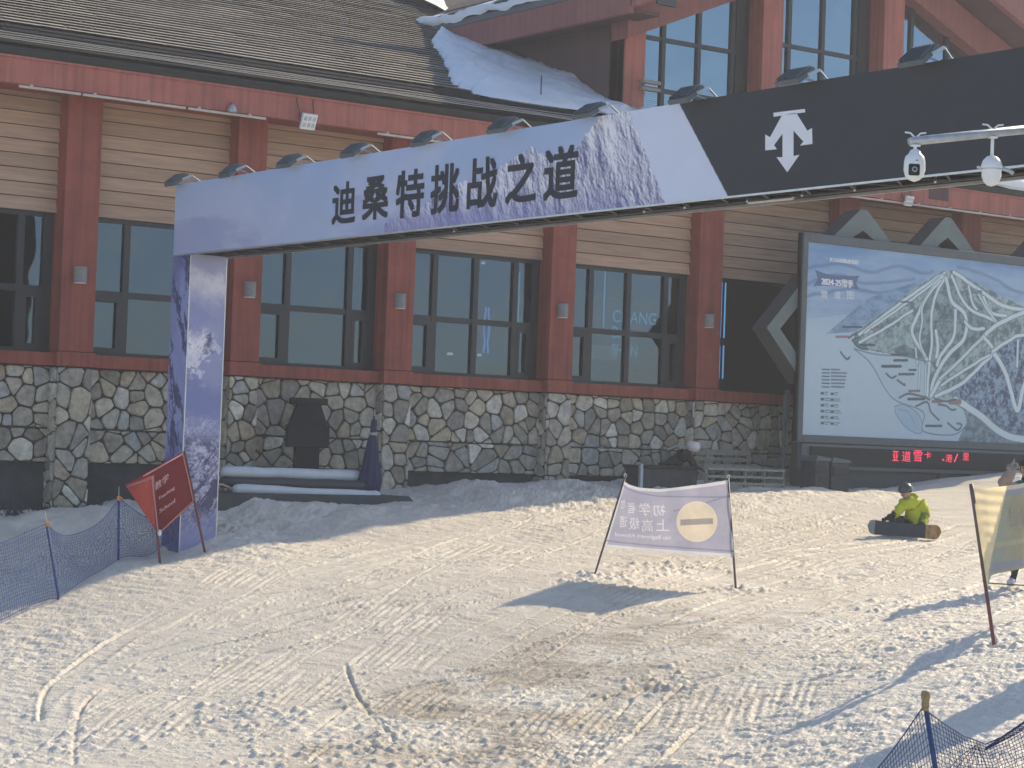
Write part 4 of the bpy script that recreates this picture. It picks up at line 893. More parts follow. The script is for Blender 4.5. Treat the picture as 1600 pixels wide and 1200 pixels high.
# chevron ornaments at the edges
def chevron(pts, dep, name='chevron'):
    P = [np.array([p[0], BY+.10, p[1]]) for p in pts]; o = MB(); n = len(P); D = np.array([0, dep, 0])
    o.add(P+[p+D for p in P], [tuple(range(n))], None, 0); o.add(P+[p+D for p in P], [tuple(range(2*n-1, n-1, -1))]+[(i, i+n, (i+1) % n+n, (i+1) % n) for i in range(n)], None, 1)
    o.build(name, [M['chevron'], M['chevrondark']], BOARD, fix=False)
pz = lambda px, py: (Py(px, py, BY+.10)[0], Py(px, py, BY+.10)[2])
tipx, tz = pz(1198, 512); hw = .98; tk = .30
chevron([(tipx, tz), (tipx+hw, tz+hw*1.06), (tipx+hw+.06, tz+hw*1.06-.32), (tipx+tk+.04, tz), (tipx+hw+.06, tz-hw*1.02+.30), (tipx+hw, tz-hw*1.02)], .42)
for px, py in ((1350, 328), (1482, 340), (1640, 362)):
    x, z = pz(px, py); chevron([(x-.09, z), (x+.09, z), (x+.95, BZ1-.14), (x+.58, BZ1-.14), (x, z-.40), (x-.58, BZ1-.14), (x-.95, BZ1-.14)], .42)
MB().box(28.75, 38.4, BY+.12, BY+.5, 2.2, BZ0-.0).build('support_wall', M['chevrondark'], BOARD)
MB().box(28.55, 38.5, BY+.0, BY+.12, BZ0-.50, BZ0-.012).build('lower_fascia', M['greymetal'], BOARD, bevel=.01)
for x in (29.0, 32.2, 35.5, 38.2): MB().bar((x, BY+.1, 2.2), (x+.25, BY+.1, BZ0-.5), .12).build('strut', M['chevrondark'], BOARD)
c = Py(1395, 722, BY); LED = thing('led_display', 'black led strip with red scrolling characters under the trail map', 'display', (32.2, BY-.02, BZ0-.45))
MB().box(28.75, 38.3, BY-.03, BY-.002, BZ0-.43, BZ0-.07).build('display_panel', M['blackmetal'], LED)
mb = MB()
for ch, xa, xb, ya, yb in (('亚', 1394, 1404, 705, 720), ('道', 1409, 1423, 705, 721), ('雪', 1427, 1441, 704, 721), ('卡', 1444, 1455, 706, 716), ('.', 1472, 1475, 717, 720), ('港', 1477, 1488, 710, 722), ('/', 1490, 1497, 709, 722), ('里', 1504, 1514, 708, 719)):
    p, q = Py(xa, yb, BY-.03), Py(xb, ya, BY-.03); put_text(mb, ch, (p[0], BY-.03, p[2]), ux, uz, q[0]-p[0], q[2]-p[2], nx, .004)
mb.build('lettering', M['led'], LED, fix=False)
# pale strip beside the board
c = Py(1229, 660, 30.6); o = MB().box(c[0]-.045, c[0]+.05, 30.58, 30.63, c[2], c[2]+.62).box(c[0]-.02, c[0]+.02, 30.63, 30.7, 2.3, c[2]+.5).build('marker_board', M['greymetal'], origin=(c[0], 30.6, 2.4), bevel=.006); tag(o, 'narrow pale upright marker board at the left foot of the trail map', 'marker')

# ---------------------------------------------------------------- camera arm with two dome cameras
CZ = 16.5; KC = .8
pa, pb = PZ(1424, 221, CZ), PZ(1700, 192, CZ+.5)
POLE = thing('camera_pole', 'grey steel pole with a long horizontal arm carrying two cameras', 'pole', (pb[0]+.0, pb[1], gz(pb[0], pb[1])))
dirp = (pb-pa)/np.linalg.norm(pb-pa)
MB().tube([pa-dirp*.02, pa, pb], [.026, .034, .036], 14).build('arm', M['galv'], POLE, smooth=True)
MB().tube([(pb[0], pb[1], gz(pb[0], pb[1])-.3), pb+np.array([0, 0, .4])], .075, 16).build('post', M['galv'], POLE, smooth=True)
def camdome(px, stem, lab, face):
    k = (px-1424)/(1700-1424); q = pa+(pb-pa)*k; q0 = len(scene.objects); t = thing('dome_camera', lab, 'camera', q-np.array([0, 0, .05]))
    z0 = q[2]-.042; mb = MB().lathe((q[0], q[1], 0), [(.016, z0+.0), (.017, z0-stem)], 12)
    mb.lathe((q[0], q[1], 0), [(.05, z0+.004), (.05, z0-.006), (.02, z0-.012)], 14)
    b = MB()
    for s in (-1, 1): b.tube([(q[0], q[1], q[2]+.03), (q[0]+s*.05*_r0[0], q[1]+s*.05*_r0[1], q[2]+.075), (q[0]+s*.10*_r0[0], q[1]+s*.10*_r0[1], q[2]+.08)], .009, 6)
    b.build('cable_tie', M['white'], t); mb.build('stem', M['white'], t, smooth=True)
    zb = z0-stem; H = .31 if stem < .06 else .265
    prof = [(.02, 0), (.045, -.012), (.06, -.045), (.088, -.07), (.100, -.12), (.102, -.2), (.085, -.26), (.05, -.292), (.005, -.31)] if stem < .06 else [(.018, 0), (.05, -.012), (.085, -.05), (.102, -.10), (.103, -.135), (.094, -.145), (.094, -.2), (.075, -.25), (.045, -.283), (.005, -.296)]
    MB().lathe((q[0], q[1], 0), [(r, zb+z) for r, z in prof], 28).build('housing', M['white'], t, smooth=True)
    f = -_f0
    if face:
        c = np.array([q[0], q[1], zb-.205])+f*.088-_r0*.018; r3 = _r0
        MB().obox(c, r3*.052, f*.022, np.array([0, 0, .055])).build('lens_window', M['blackmetal'], t, bevel=.012)
        MB().tube([c+f*.02, c+f*.034], [.026, .024], 18).build('lens_ring', M['galv'], t); MB().tube([c+f*.033, c+f*.037], .016, 16).build('lens', M['black'], t)
        MB().obox(c+np.array([0, 0, .088])+r3*.022+f*.006, r3*.014, f*.006, np.array([0, 0, .004])).build('indicator', M['black'], t)
    else:
        MB().lathe((q[0], q[1], 0), [(.1045, zb-.138), (.1045, zb-.128)], 28).build('seam_ring', M['galv'], t)
        MB().tube([(q[0]-.103*_r0[0], q[1]-.103*_r0[1], zb-.12), (q[0]-.14*_r0[0], q[1]-.14*_r0[1], zb-.115)], .012, 8).build('bolt', M['alu'], t)
        MB().tube([(q[0]+.1*_r0[0], q[1]+.1*_r0[1], zb-.12), (q[0]+.17*_r0[0], q[1]+.17*_r0[1], zb-.14), (q[0]+.21*_r0[0], q[1]+.21*_r0[1], zb-.165)], .02, 8).build('side_cable', M['galv'], t)
    for ch in t.children:
        co = np.array([v.co[:] for v in ch.data.vertices]); off = np.array([0, 0, .05]); ch.data.vertices.foreach_set('co', ((co-off)*KC+off).astype(np.float32).ravel()); ch.data.update()
camdome(1430, .035, 'white dome camera with dark lens at the left end of the pole arm', True)
camdome(1549, .175, 'white dome camera hanging on a stem, turned away from us', False)

# ---------------------------------------------------------------- things by the wall
def wx(px, y): return Py(px, 700, y)[0]
# dark platform with padded rolls
t = thing('platform', 'long low dark platform at the wall under the padded rolls', 'platform', Py(500, 790, 30.3))
p0, p1 = Py(338, 782, 29.75), Py(650, 782, 29.75); zt = Py(500, 773, 29.75)[2]
MB().prism([(p0[0], 29.75, 1.5), (p1[0]-.45, 29.75, 1.5), (p1[0], 29.75, zt-.12), (p1[0]-.12, 29.75, zt), (p0[0], 29.75, zt)], (0, 1.35, 0)).build('deck', M['greyfoam'], t, bevel=.02)
for px in (402, 492): a = Py(px, 790, 29.73); MB().tube([(a[0], 29.72, 1.5), (a[0], 29.72, zt-.1)], .012, 6).build('peg', M['white'], t)
def roll(pxa, pxb, py, y, r, mt, lab, dz=0):
    a, b = Py(pxa, py, y), Py(pxb, py, y); z = a[2]; a = np.array([a[0], y, z]); b = np.array([b[0], y+.05, z+dz]); d = (b-a)/np.linalg.norm(b-a)
    pts = [a-d*0, a+d*r*.35, a+d*r]; rr = [r*.45, r*.85, r]; 
    for s in np.linspace(.08, .92, 9): pts.append(a+(b-a)*s+np.array([0, random.uniform(-.008, .008), random.uniform(-.01, .01)])); rr.append(r*random.uniform(.95, 1.04))
    pts += [b-d*r*.9, b-d*r*.3, b]; rr += [r, r*.82, r*.4]
    o = MB().tube(pts, rr, 18).build('padded_roll', mt, origin=(a+b)/2-np.array([0, 0, r]), smooth=True); tag(o, lab, 'padding roll', 'padded rolls on the platform'); return o
roll(346, 567, 737.5, 30.62, .100, M['foam'], 'upper white padded roll, topmost of the three by the arch leg', -.02)
roll(344, 585, 753, 30.42, .095, M['greyfoam'], 'dark padded roll lying between the two white rolls', -.03)
roll(364, 596, 764.5, 30.08, .085, M['foam'], 'lower white padded roll at the front of the dark platform', -.06)
a, b = Py(330, 756, 30.1), Py(366, 765, 30.1); o = MB().tube([a, (a+b)/2+np.array([0, 0, .03]), b], .018, 8).build('strap', M['wire'], origin=a); tag(o, 'loose pale strap end left of the lower white roll', 'strap')
# black house shaped metal stand
c = Py(478, 728, 31.1); zt = Py(478, 622, 31.1)[2]; zb = gz(c[0], 31.1); t = thing('metal_cabinet', 'black house shaped metal cabinet with tapered hood on a narrow foot', 'cabinet', (c[0], 31.1, zb))
rot = math.radians(-26); e1 = np.array([math.cos(rot), math.sin(rot), 0]); e2 = np.array([-math.sin(rot), math.cos(rot), 0]); cc = np.array([c[0], 31.1, 0])
zz = lambda py: Py(478, py, 31.1)[2]
def frustum(z0, z1, a0, b0, a1, b1, name, mt=M['blackmetal'], bev=.008):
    P = [cc+e1*s*a0+e2*q*b0+np.array([0, 0, z0]) for s, q in ((-1,-1),(1,-1),(1,1),(-1,1))]+[cc+e1*s*a1+e2*q*b1+np.array([0, 0, z1]) for s, q in ((-1,-1),(1,-1),(1,1),(-1,1))]
    MB().add(P, [(3,2,1,0),(4,5,6,7),(0,1,5,4),(1,2,6,5),(2,3,7,6),(3,0,4,7)]).build(name, mt, t, bevel=bev)
frustum(zb-.1, zz(698), .20, .17, .20, .17, 'foot'); frustum(zz(699), zz(664), .34, .27, .34, .27, 'body'); frustum(zz(664.2), zz(632), .31, .24, .20, .16, 'hood'); frustum(zz(632.2), zz(622), .30, .24, .30, .24, 'cap')
for s in (-.5, .15): MB().obox(cc+e1*.33+e2*.27*s+np.array([0, 0, (zz(699)+zz(664))/2]), e1*.025, e2*.03, np.array([0, 0, .14])).build('louvre', M['black'], t)
# folded parasol
c = Py(581, 752, 30.5); zb = gz(c[0], 30.5); zt = Py(581, 655, 30.5)[2]; H = zt-zb; t = thing('folded_parasol', 'folded navy parasol standing against the stone pier', 'parasol', (c[0], 30.5, zb))
prof = [(.045, 1.0), (.055, .93), (.05, .82), (.075, .76), (.10, .62), (.14, .42), (.19, .24), (.20, .16), (.13, .06), (.06, .02)]
V = []; F = []; n = 40
for r, z in prof: V += [(c[0]+r*(1+.16*math.sin(k/n*2*math.pi*8)*(r > .06))*math.cos(2*math.pi*k/n)-.05*(1-z), 30.5+r*.8*(1+.16*math.sin(k/n*2*math.pi*8))*math.sin(2*math.pi*k/n), zb+H*z) for k in range(n)]
for i in range(len(prof)-1):
    for k in range(n): F.append((i*n+k, i*n+(k+1) % n, (i+1)*n+(k+1) % n, (i+1)*n+k))
F.append(tuple(range(n))); MB().add(V, F).build('canopy', M['parasol'], t, smooth=True)
MB().lathe((c[0]-.005, 30.5, 0), [(.062, zb+H*.80), (.062, zb+H*.835)], 20).build('tie_band', M['wire'], t)
MB().tube([(c[0]-.04, 30.5, zb-.1), (c[0], 30.5, zt+.05)], .02, 8).build('pole', M['frame'], t)
MB().tube([(c[0]+.12, 30.42, zb+H*.5), (c[0]+.16, 30.38, zb+H*.3), (c[0]+.02, 30.3, zb+.06)], .01, 5).build('cord', M['wire'], t)
# counter, bench, low rail, bins
def Pw(px, py, y): return Py(px, py, y)
a, b = Pw(1004, 768, 30.2), Pw(1092, 768, 30.2); zt = Pw(1048, 728, 30.2)[2]
t = thing('counter', 'dark counter box in front of the crouching person', 'counter', ((a[0]+b[0])/2, 30.4, 2.2))
MB().box(a[0]+.03, b[0]-.03, 30.23, 30.75, 2.0, zt-.05).build('body', M['darkwood'], t, bevel=.01); MB().box(a[0], b[0], 30.18, 30.8, zt-.05, zt).build('top', M['blackmetal'], t, bevel=.008)
MB().box(a[0]-.06, a[0]+.0, 30.2, 30.26, 2.0, zt+.02).build('side_post', M['galv'], t)
a, b = Pw(1086, 760, 31.2), Pw(1181, 760, 31.2); t = thing('wooden_bench', 'weathered slatted wooden bench behind the low rail', 'bench', ((a[0]+b[0])/2, 31.2, gz(a[0], 31.2)))
for py, h, y, nm in ((707, 9, 31.45, 'back_slat'), (718, 6, 31.42, 'back_slat'), (729, 8, 31.2, 'seat_slat'), (731, 8, 31.0, 'seat_slat')):
    z1 = Pw(1130, py-h/2, y)[2]; z0 = Pw(1130, py+h/2, y)[2]; MB().box(a[0], b[0]+.05, y-.022, y+.022, z0, z1).build(nm, M['wood'], t, bevel=.008)
for x in (a[0]+.15, b[0]-.1):
    MB().box(x-.04, x+.04, 31.43, 31.49, 2.1, Pw(1130, 704, 31.45)[2]).build('leg', M['darkwood'], t); MB().box(x-.04, x+.04, 30.98, 31.04, 2.1, Pw(1130, 734, 31.0)[2]).build('leg', M['darkwood'], t)
a, b = Pw(1105, 768, 29.9), Pw(1225, 768, 29.9); t = thing('low_rail', 'low wooden rail with three bars on short posts by the bench', 'rail', ((a[0]+b[0])/2, 29.9, gz((a[0]+b[0])/2, 29.9)))
for py in (734, 745.5, 756): z = Pw(1165, py, 29.9)[2]; MB().box(a[0], b[0], 29.88, 29.92, z-.022, z+.022).build('bar', M['wood'], t)
for k, f in enumerate((0, .25, .5, .75, 1)): x = a[0]+(b[0]-a[0])*f; MB().box(x-.02, x+.02, 29.925, 29.965, gz(x, 29.9)-.1, Pw(1165, 731, 29.9)[2]).build('post', M['wood'], t)
for px0, px1, pt, lab in ((1272, 1296, 713, 'narrow dark bin with slanted lid under the left corner of the map'), (1297, 1327, 716, 'wider dark bin with a grey rim, right of the narrow bin')):
    a, b = Pw(px0, 768, 29.5), Pw(px1, 768, 29.5); zt = Pw(px0, pt, 29.5)[2]; zb = gz(a[0], 29.5); t = thing('litter_bin', lab, 'bin', ((a[0]+b[0])/2, 29.6, zb), 'dark bins under the map board')
    MB().box(a[0]+.02, b[0]-.02, 29.5, 29.9, zb-.1, zt-.08).build('body', M['darkwood'], t, bevel=.01)
    MB().prism([(a[0], 29.47, zt-.08), (b[0], 29.47, zt-.08), (b[0], 29.47, zt-.03), (a[0]+.03, 29.47, zt+.02)], (0, .46, 0)).build('lid', M['greymetal'], t, bevel=.006)
    MB().box(a[0]+.06, b[0]-.06, 29.485, 29.498, zt-.32, zt-.16).build('flap', M['black'], t)
c = Pw(1214, 731, 31.3); o = MB().box(c[0]-.05, c[0]+.06, 31.28, 31.32, c[2]-.12, c[2]+.2).build('price_board', M['galv'], origin=(c[0], 31.3, c[2]-.1)); tag(o, 'small pale board leaning against the wall above the low rail', 'board')
# bits of brush along the snow at the wall
mb = MB()
for k in range(90):
    px = random.uniform(-10, 170); g = Pg(px, 806+random.uniform(-6, 4)); mb.bar((g[0], 31.4+random.uniform(-.2, .2), g[2]), (g[0]+random.uniform(-.18, .18), 31.4+random.uniform(-.25, .1), g[2]+random.uniform(.05, .22)), .012)
o = mb.build('dry_weeds', M['darkwood'], origin=(14, 31.4, 1.6)); tag(o, 'dead brown weeds along the foot of the stone wall', 'weeds', kind='stuff')

# ---------------------------------------------------------------- banners on poles in the snow
def pole_obj(name, base, top, r, mt, parent, sink=.35):
    d = (np.array(top)-base); return MB().tube([np.array(base)-d/np.linalg.norm(d)*sink, base, top], [r, r, r*.92], 10).build(name, mt, parent, smooth=True)
def interp_curve(P, t): P = np.array(P, float); return np.stack([np.interp(t, P[:, 0], P[:, k]) for k in (1, 2)], -1)
def cloth_surface(topc, botc, Zl, Zr, nu=70, nv=40, bill=.05, seed=0):
    """sheet between two image curves: t -> (px, py); depth runs from Zl to Zr with a soft billow"""
    t = np.linspace(0, 1, nu); A = interp_curve(topc, t); B = interp_curve(botc, t)
    for C_ in (A, B):                                    # soften the kinks of the hand-laid curves
        for _ in range(6 if nu < 200 else 150): C_[1:-1] = .25*C_[:-2]+.5*C_[1:-1]+.25*C_[2:]
    v = np.linspace(0, 1, nv); P = np.zeros((nv, nu, 3))
    for j, w in enumerate(v):
        for i in range(nu):
            q = B[i]*(1-w)+A[i]*w; Z = Zl+(Zr-Zl)*t[i] + bill*math.sin(math.pi*t[i])*(.6+.4*math.sin(2.2*w+seed)) + .012*math.sin(19*t[i]+4*w+seed)*math.sin(math.pi*t[i]) + .01*math.sin(7*t[i]-13*w+seed)
            P[j, i] = PZ(q[0], q[1], Z)
    return P, t, v, A, B
def on_cloth(P, A, B, px, py, off=.004):
    """point on the sheet that carries image position px,py of the design"""
    nv, nu = P.shape[:2]; xs = .5*(A[:, 0]+B[:, 0]); 
    t = np.interp(px, xs, np.linspace(0, 1, nu))
    for _ in range(4):
        a = np.array([np.interp(t, np.linspace(0, 1, nu), A[:, k]) for k in (0, 1)]); b = np.array([np.interp(t, np.linspace(0, 1, nu), B[:, k]) for k in (0, 1)])
        w = (py-b[1])/(a[1]-b[1]); xc = b[0]*(1-w)+a[0]*w; t = np.clip(t+(px-xc)/(xs[-1]-xs[0]), 0, 1)
    w = np.clip(w, 0, 1); i = min(int(t*(nu-1)), nu-2); j = min(int(w*(nv-1)), nv-2); f = t*(nu-1)-i; g = w*(nv-1)-j
    p = P[j, i]*(1-f)*(1-g)+P[j, i+1]*f*(1-g)+P[j+1, i]*(1-f)*g+P[j+1, i+1]*f*g; n = np.cross(P[j, i+1]-P[j, i], P[j+1, i]-P[j, i]); n /= np.linalg.norm(n)
    if n @ (CAM-p) < 0: n = -n
    return p+n*off
def cloth_text(mb, s, x0, y0, x1, y1, P, A, B, mirror=False, slope=0, bold=0):
    V, F = text_mesh(s, 0); lo, hi = V.min(0), V.max(0)
    for k, (a, b) in enumerate([(0, 0)] if not bold else [(-bold, 0), (bold, 0), (0, bold), (0, -bold)]):
        pts = []
        for p in V:
            u = (p[0]-lo[0])/(hi[0]-lo[0])+a; w = (p[1]-lo[1])/(hi[1]-lo[1])+b; u = 1-u if mirror else u
            px = x0+(x1-x0)*u; pts.append(on_cloth(P, A, B, px, y1+(y0-y1)*w+slope*(px-x0), .008+.0006*k))
        mb.add(pts, F)
M['whitecloth'] = cloth('grey lavender banner cloth', (1, 1, 1), .42, attr=True)
M['cream'] = cloth('cream printed cloth', (1, 1, 1), .66, attr=True)
M['redcloth'] = cloth('red banner cloth', (.36, .058, .058), .45); M['redfold'] = cloth('red banner fold with painted sunlight', (.74, .14, .10), .55)  # one red cloth: sheet darkened as shade, fold brightened as sunlight
M['redhem'] = cloth('pale red hem', (.72, .36, .36), .4)
M['letters'] = cloth('white printed lettering on cloth', (.8, .8, .84), .5)
M['redletters'] = mat('pink lettering', (.62, .33, .34), .8)

# white banner, seen from its back
WB = thing('slope_banner', 'grey white banner with reversed lettering and a no entry disc, between two poles', 'banner', Pg(1040, 912))
ZL, ZR = float((Pg(928, 900)-CAM) @ FWD), float((Pg(1150, 922)-CAM) @ FWD)
pole_obj('pole', PZ(928, 902, ZL), PZ(977, 744, ZL), .014, M['greypole'], WB); pole_obj('pole', PZ(1150, 924, ZR), PZ(1137.5, 747, ZR), .016, M['greypole'], WB)
topc = [(0, 976, 752), (.06, 982, 757), (.14, 999, 762), (.34, 1031, 764.5), (.54, 1062, 761), (.8, 1104, 755.5), (1, 1138, 750)]
botc = [(0, 945, 855), (.35, 1015, 861), (.66, 1078, 866), (1, 1147, 871)]
P, t_, v_, A, B = cloth_surface(topc, botc, ZL-.02, ZR-.02, 520, 300, -.05)
pxg = A[None, :, 0]*v_[:, None]+B[None, :, 0]*(1-v_[:, None]); pyg = A[None, :, 1]*v_[:, None]+B[None, :, 1]*(1-v_[:, None])
base = np.broadcast_to(np.array(srgb(172,172,192)), P.shape).copy()
hem = (v_[:, None] > .955) | (v_[:, None] < .045) | (t_[None] < .012) | (t_[None] > .985); base[hem] = srgb(212,214,222)
crease = ((np.abs(v_[:, None]-(.94-.16*t_[None])) < .012) | (np.abs(v_[:, None]-(.10-.02*t_[None])) < .012) | (np.abs((v_[:, None]-.62)-.33*(t_[None]-.45)) < .010)*(t_[None] > .5))
base[crease] = srgb(148,148,172)
def text_raster(items, x0, y0, x1, y1, k=5):
    """coverage map of mirrored printed characters in the banner's own layout"""
    W, H = int((x1-x0)*k), int((y1-y0)*k); im = np.zeros((H, W), np.float32)
    for s, xa, ya, xb, yb, slope, bold in items:
        V, F = text_mesh(s, 0); lo, hi = V.min(0), V.max(0)
        X = (xa+(xb-xa)*(1-(V[:, 0]-lo[0])/(hi[0]-lo[0])-0)-x0); Y = (yb+(ya-yb)*(V[:, 1]-lo[1])/(hi[1]-lo[1])+slope*X*0-y0)+slope*(X-(xa-x0)); X = X*k; Y = Y*k
        for f in F:
            for b in range(1, len(f)-1):
                t = [f[0], f[b], f[b+1]]; xs, ys = X[t], Y[t]; i0, i1 = max(0, int(xs.min())-1), min(W, int(xs.max())+2); j0, j1 = max(0, int(ys.min())-1), min(H, int(ys.max())+2)
                if i1 <= i0 or j1 <= j0: continue
                gx, gy = np.meshgrid(np.arange(i0, i1)+.5, np.arange(j0, j1)+.5); e = [(xs[(q+1) % 3]-xs[q])*(gy-ys[q])-(ys[(q+1) % 3]-ys[q])*(gx-xs[q]) for q in range(3)]
                ok = ((e[0] >= -bold) & (e[1] >= -bold) & (e[2] >= -bold)) | ((e[0] <= bold) & (e[1] <= bold) & (e[2] <= bold)); im[j0:j1, i0:i1] = np.maximum(im[j0:j1, i0:i1], ok)
    return im
c4b = lambda x, y: (920+x/6.317, 740+y/6.317)
items = [(ch, *c4b(x0, y0), *c4b(x1, y1), 0, 2.0) for ch, x0, y0, x1, y1 in (('初', 640, 308, 758, 415), ('学', 498, 290, 602, 412), ('者', 383, 280, 462, 392), ('勿', 318, 255, 362, 345), ('上', 664, 450, 792, 565), ('高', 524, 452, 632, 572), ('级', 398, 432, 498, 552), ('道', 304, 416, 376, 530))]
items.append(('No Beginners Allowed', *c4b(262, 580), *c4b(805, 628), .07, .6))
im = text_raster(items, 940, 745, 1150, 875)
ii = np.clip(((pxg-940)*5).astype(int), 0, im.shape[1]-1); jj = np.clip(((pyg-745)*5).astype(int), 0, im.shape[0]-1)
base = mix3(base, srgb(226,226,232), im[jj, ii]*.85)
rr = np.hypot(pxg-1089, (pyg-815)*1.0)
base = np.where((rr < 31.8)[..., None], srgb(222,210,192), base); base = np.where(((rr < 31.8) & (rr > 30))[..., None], srgb(228,216,200), base)
base = np.where(((np.abs(pxg-1088.5) < 25.5) & (np.abs(pyg-815.3+.05*(pxg-1088)) < 4.6))[..., None], srgb(160,156,158), base)
grid_mesh('cloth', P, M['whitecloth'], WB, base)
for p, Z in (((977, 745), ZL), ((1138, 747), ZR)): q = PZ(*p, Z); MB().tube([q+np.array([.02*math.cos(a), 0, .018+.022*math.sin(a)]) for a in np.linspace(0, 6.0, 14)], .005, 6).build('loop', M['whiteink'], WB)

# cream banner on the right edge
CB = thing('slope_banner', 'cream and olive banner on a leaning dark red pole at the right edge', 'banner', Pg(1552, 1005))
ZL = float((Pg(1552, 1005)-CAM) @ FWD); Zr = ZL+.9
pole_obj('pole', PZ(1553, 1006, ZL), PZ(1517, 756, ZL), .021, M['redpole'], CB)
b1_ = Pg(1553, 1006); b2 = b1_+np.array([1.95, 1.0, 0]); b2[2] = gz(b2[0], b2[1]); ZR2 = float((b2-CAM) @ FWD); top2 = b2+(PZ(1517, 756, ZL)-PZ(1553, 1006, ZL))*np.array([-.6, -.6, 1.0]); pxy = lambda p: (800+FPX*float((p-CAM) @ RGT)/float((p-CAM) @ FWD), 600-FPX*float((p-CAM) @ UPV)/float((p-CAM) @ FWD)); T2x, T2y = pxy(top2); B2x, B2y = pxy(b2+(top2-b2)*.42)
pole_obj('pole', b2, top2, .021, M['redpole'], CB)
MB().tube([PZ(1517.3, 758, ZL), PZ(1520, 775, ZL-.002), PZ(1540, 915, ZL-.002)], [.0235, .023, .0225], 10).build('pole_sleeve', M['greypole'], CB, smooth=True)
topc = [(0, 1519, 762), (.1, 1540, 763), (.3, 1590, 757), (.6, 1650, .4*757+.6*T2y), (1, T2x, T2y+3)]; botc = [(0, 1543, 919), (.04, 1548, 899), (.1, 1556, 896.5), (.3, 1600, 888), (1, B2x, B2y)]
P, t_, v_, A, B = cloth_surface(topc, botc, ZL, ZR2, 130, 70, -.03, 1.0)
pxg = A[None, :, 0]*v_[:, None]+B[None, :, 0]*(1-v_[:, None])
edge_px = 1543+(1574-1543)*v_[:, None]
olive = mix3(srgb(176,172,146), srgb(168,180,168), np.clip(.5+.5*np.sin(pxg*.05), 0, 1)); olive = np.where(((v_[:, None] > .87) & (v_[:, None] < .95))[..., None], srgb(164,168,182), olive); olive = np.where(((v_[:, None] > .035) & (v_[:, None] < .12))[..., None], srgb(162,166,178), olive)
olive = np.where((v_[:, None] > .95)[..., None] & np.ones_like(pxg, bool)[..., None], srgb(222,214,196), olive); olive = np.where(((v_[:, None] > .30) & (v_[:, None] < .36))[..., None], srgb(190,186,160), olive)
c_ = np.where((pxg < edge_px)[..., None], np.array(srgb(248,234,196)), olive)
# the slack corner by the pole hangs in ripples
fl = np.clip((pxg-1519)/np.maximum(edge_px-1519, 8), 0, 1)
rip = np.where(pxg < edge_px, .006*np.sin(v_[:, None]*52+pxg*.08)+.34*fl*(edge_px-1519)/55, .34*(edge_px-1519)/55*np.exp(-np.maximum(pxg-edge_px, 0)/45))
Zc_ = ((P-CAM) @ FWD)[..., None]; P = CAM+(P-CAM)*(1-rip[..., None]/Zc_)
grid_mesh('cloth', P, M['cream'], CB, c_)
mb = MB()
cloth_text(mb, '慢', 1578, 792, 1604, 826, P, A, B, True, bold=.01); M['faint'] = cloth('faint grey lettering', (.50, .48, .40), .4); mb.build('lettering', M['faint'], CB, fix=False)

# tall narrow banner beyond the right edge; only its long shadow reaches into the picture
p = Pg(1600, 1062); q = p+np.array([1.45, .27, 0])*1.35; q[2] = gz(q[0], q[1]); TBN = thing('tall_banner', 'tall narrow pale banner on a pole beyond the right edge, throwing a long shadow', 'banner', q)
pole_obj('pole', q, q+np.array([0, 0, 5.2]), .025, M['galv'], TBN)
W2 = np.array([.27, -1.45, 0])/1.475*.62; grid_mesh('cloth', np.array([[q+W2*a+np.array([.03*math.sin(6*a+3*b), 0, 1.0+4.1*b]) for a in np.linspace(0.02, 1, 14)] for b in np.linspace(0, 1, 30)]), M['whiteink'], TBN)
# red banner by the arch leg
RBN = thing('slope_banner', 'red training banner with pale hem, folded over its left pole', 'banner', Pg(250, 869))
ZL, ZR = 30.6, 31.05
pole_obj('pole', PZ(249, 870, ZL), PZ(238, 739, ZL), .018, M['redpole'], RBN); pole_obj('pole', PZ(315, 838, ZR), PZ(288, 704, ZR), .018, M['redpole'], RBN)
zq = lambda px: ZL+(ZR-ZL)*(px-245)/(300-245)
def sheet(name, pts, mt, n=30, off=0):
    a, b, c, d = [np.array(p, float) for p in pts]; s = np.linspace(0, 1, n); S_, T_ = np.meshgrid(s, s); G = np.zeros((n, n, 3))
    for i in range(n):
        for j in range(n): q = (a*(1-s[j])+b*s[j])*(1-s[i])+(d*(1-s[j])+c*s[j])*s[i]; G[i, j] = PZ(q[0], q[1], q[2]+off+.02*math.sin(5*s[j]+3*s[i])*math.sin(math.pi*s[j]))
    return grid_mesh(name, G, mt, RBN)
TLc, TRc, BRc, BLc = (195, 757, ZL+.32), (288, 706, ZR), (304, 784, ZR), (248, 836, ZL)
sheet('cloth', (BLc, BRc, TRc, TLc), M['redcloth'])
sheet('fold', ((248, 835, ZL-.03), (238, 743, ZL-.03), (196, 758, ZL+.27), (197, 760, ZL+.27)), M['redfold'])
def hemline(pts, w=.022):
    mb = MB(); mb.tube([PZ(*p) for p in pts], w*.5, 6); mb.build('hem', M['redhem'], RBN, smooth=True)
def ins(p, q, f, dz=-.02): return (p[0]+(q[0]-p[0])*f, p[1]+(q[1]-p[1])*f, p[2]+(q[2]-p[2])*f+dz)
hemline([(224, 744, zq(224)-.03), (286, 709, ZR-.03)], .02); hemline([(286, 709, ZR-.03), (302, 782, ZR-.03)], .02); hemline([(302, 783, ZR-.03), (250, 832, ZL-.04)], .02); hemline([(199, 761, ZL+.2), (237, 747, ZL-.05)], .03); hemline([(237, 744, ZL-.06), (247, 832, ZL-.06)], .02)
P = np.zeros((40, 40, 3)); A = np.stack([np.linspace(238, 288, 40), np.linspace(736, 706, 40)], -1); B = np.stack([np.linspace(249, 304, 40), np.linspace(835, 784, 40)], -1)
for i, w in enumerate(np.linspace(0, 1, 40)):
    for j in range(40): q = B[j]*(1-w)+A[j]*w; P[i, j] = PZ(q[0], q[1], ZL+(ZR-ZL)*j/39-.035)
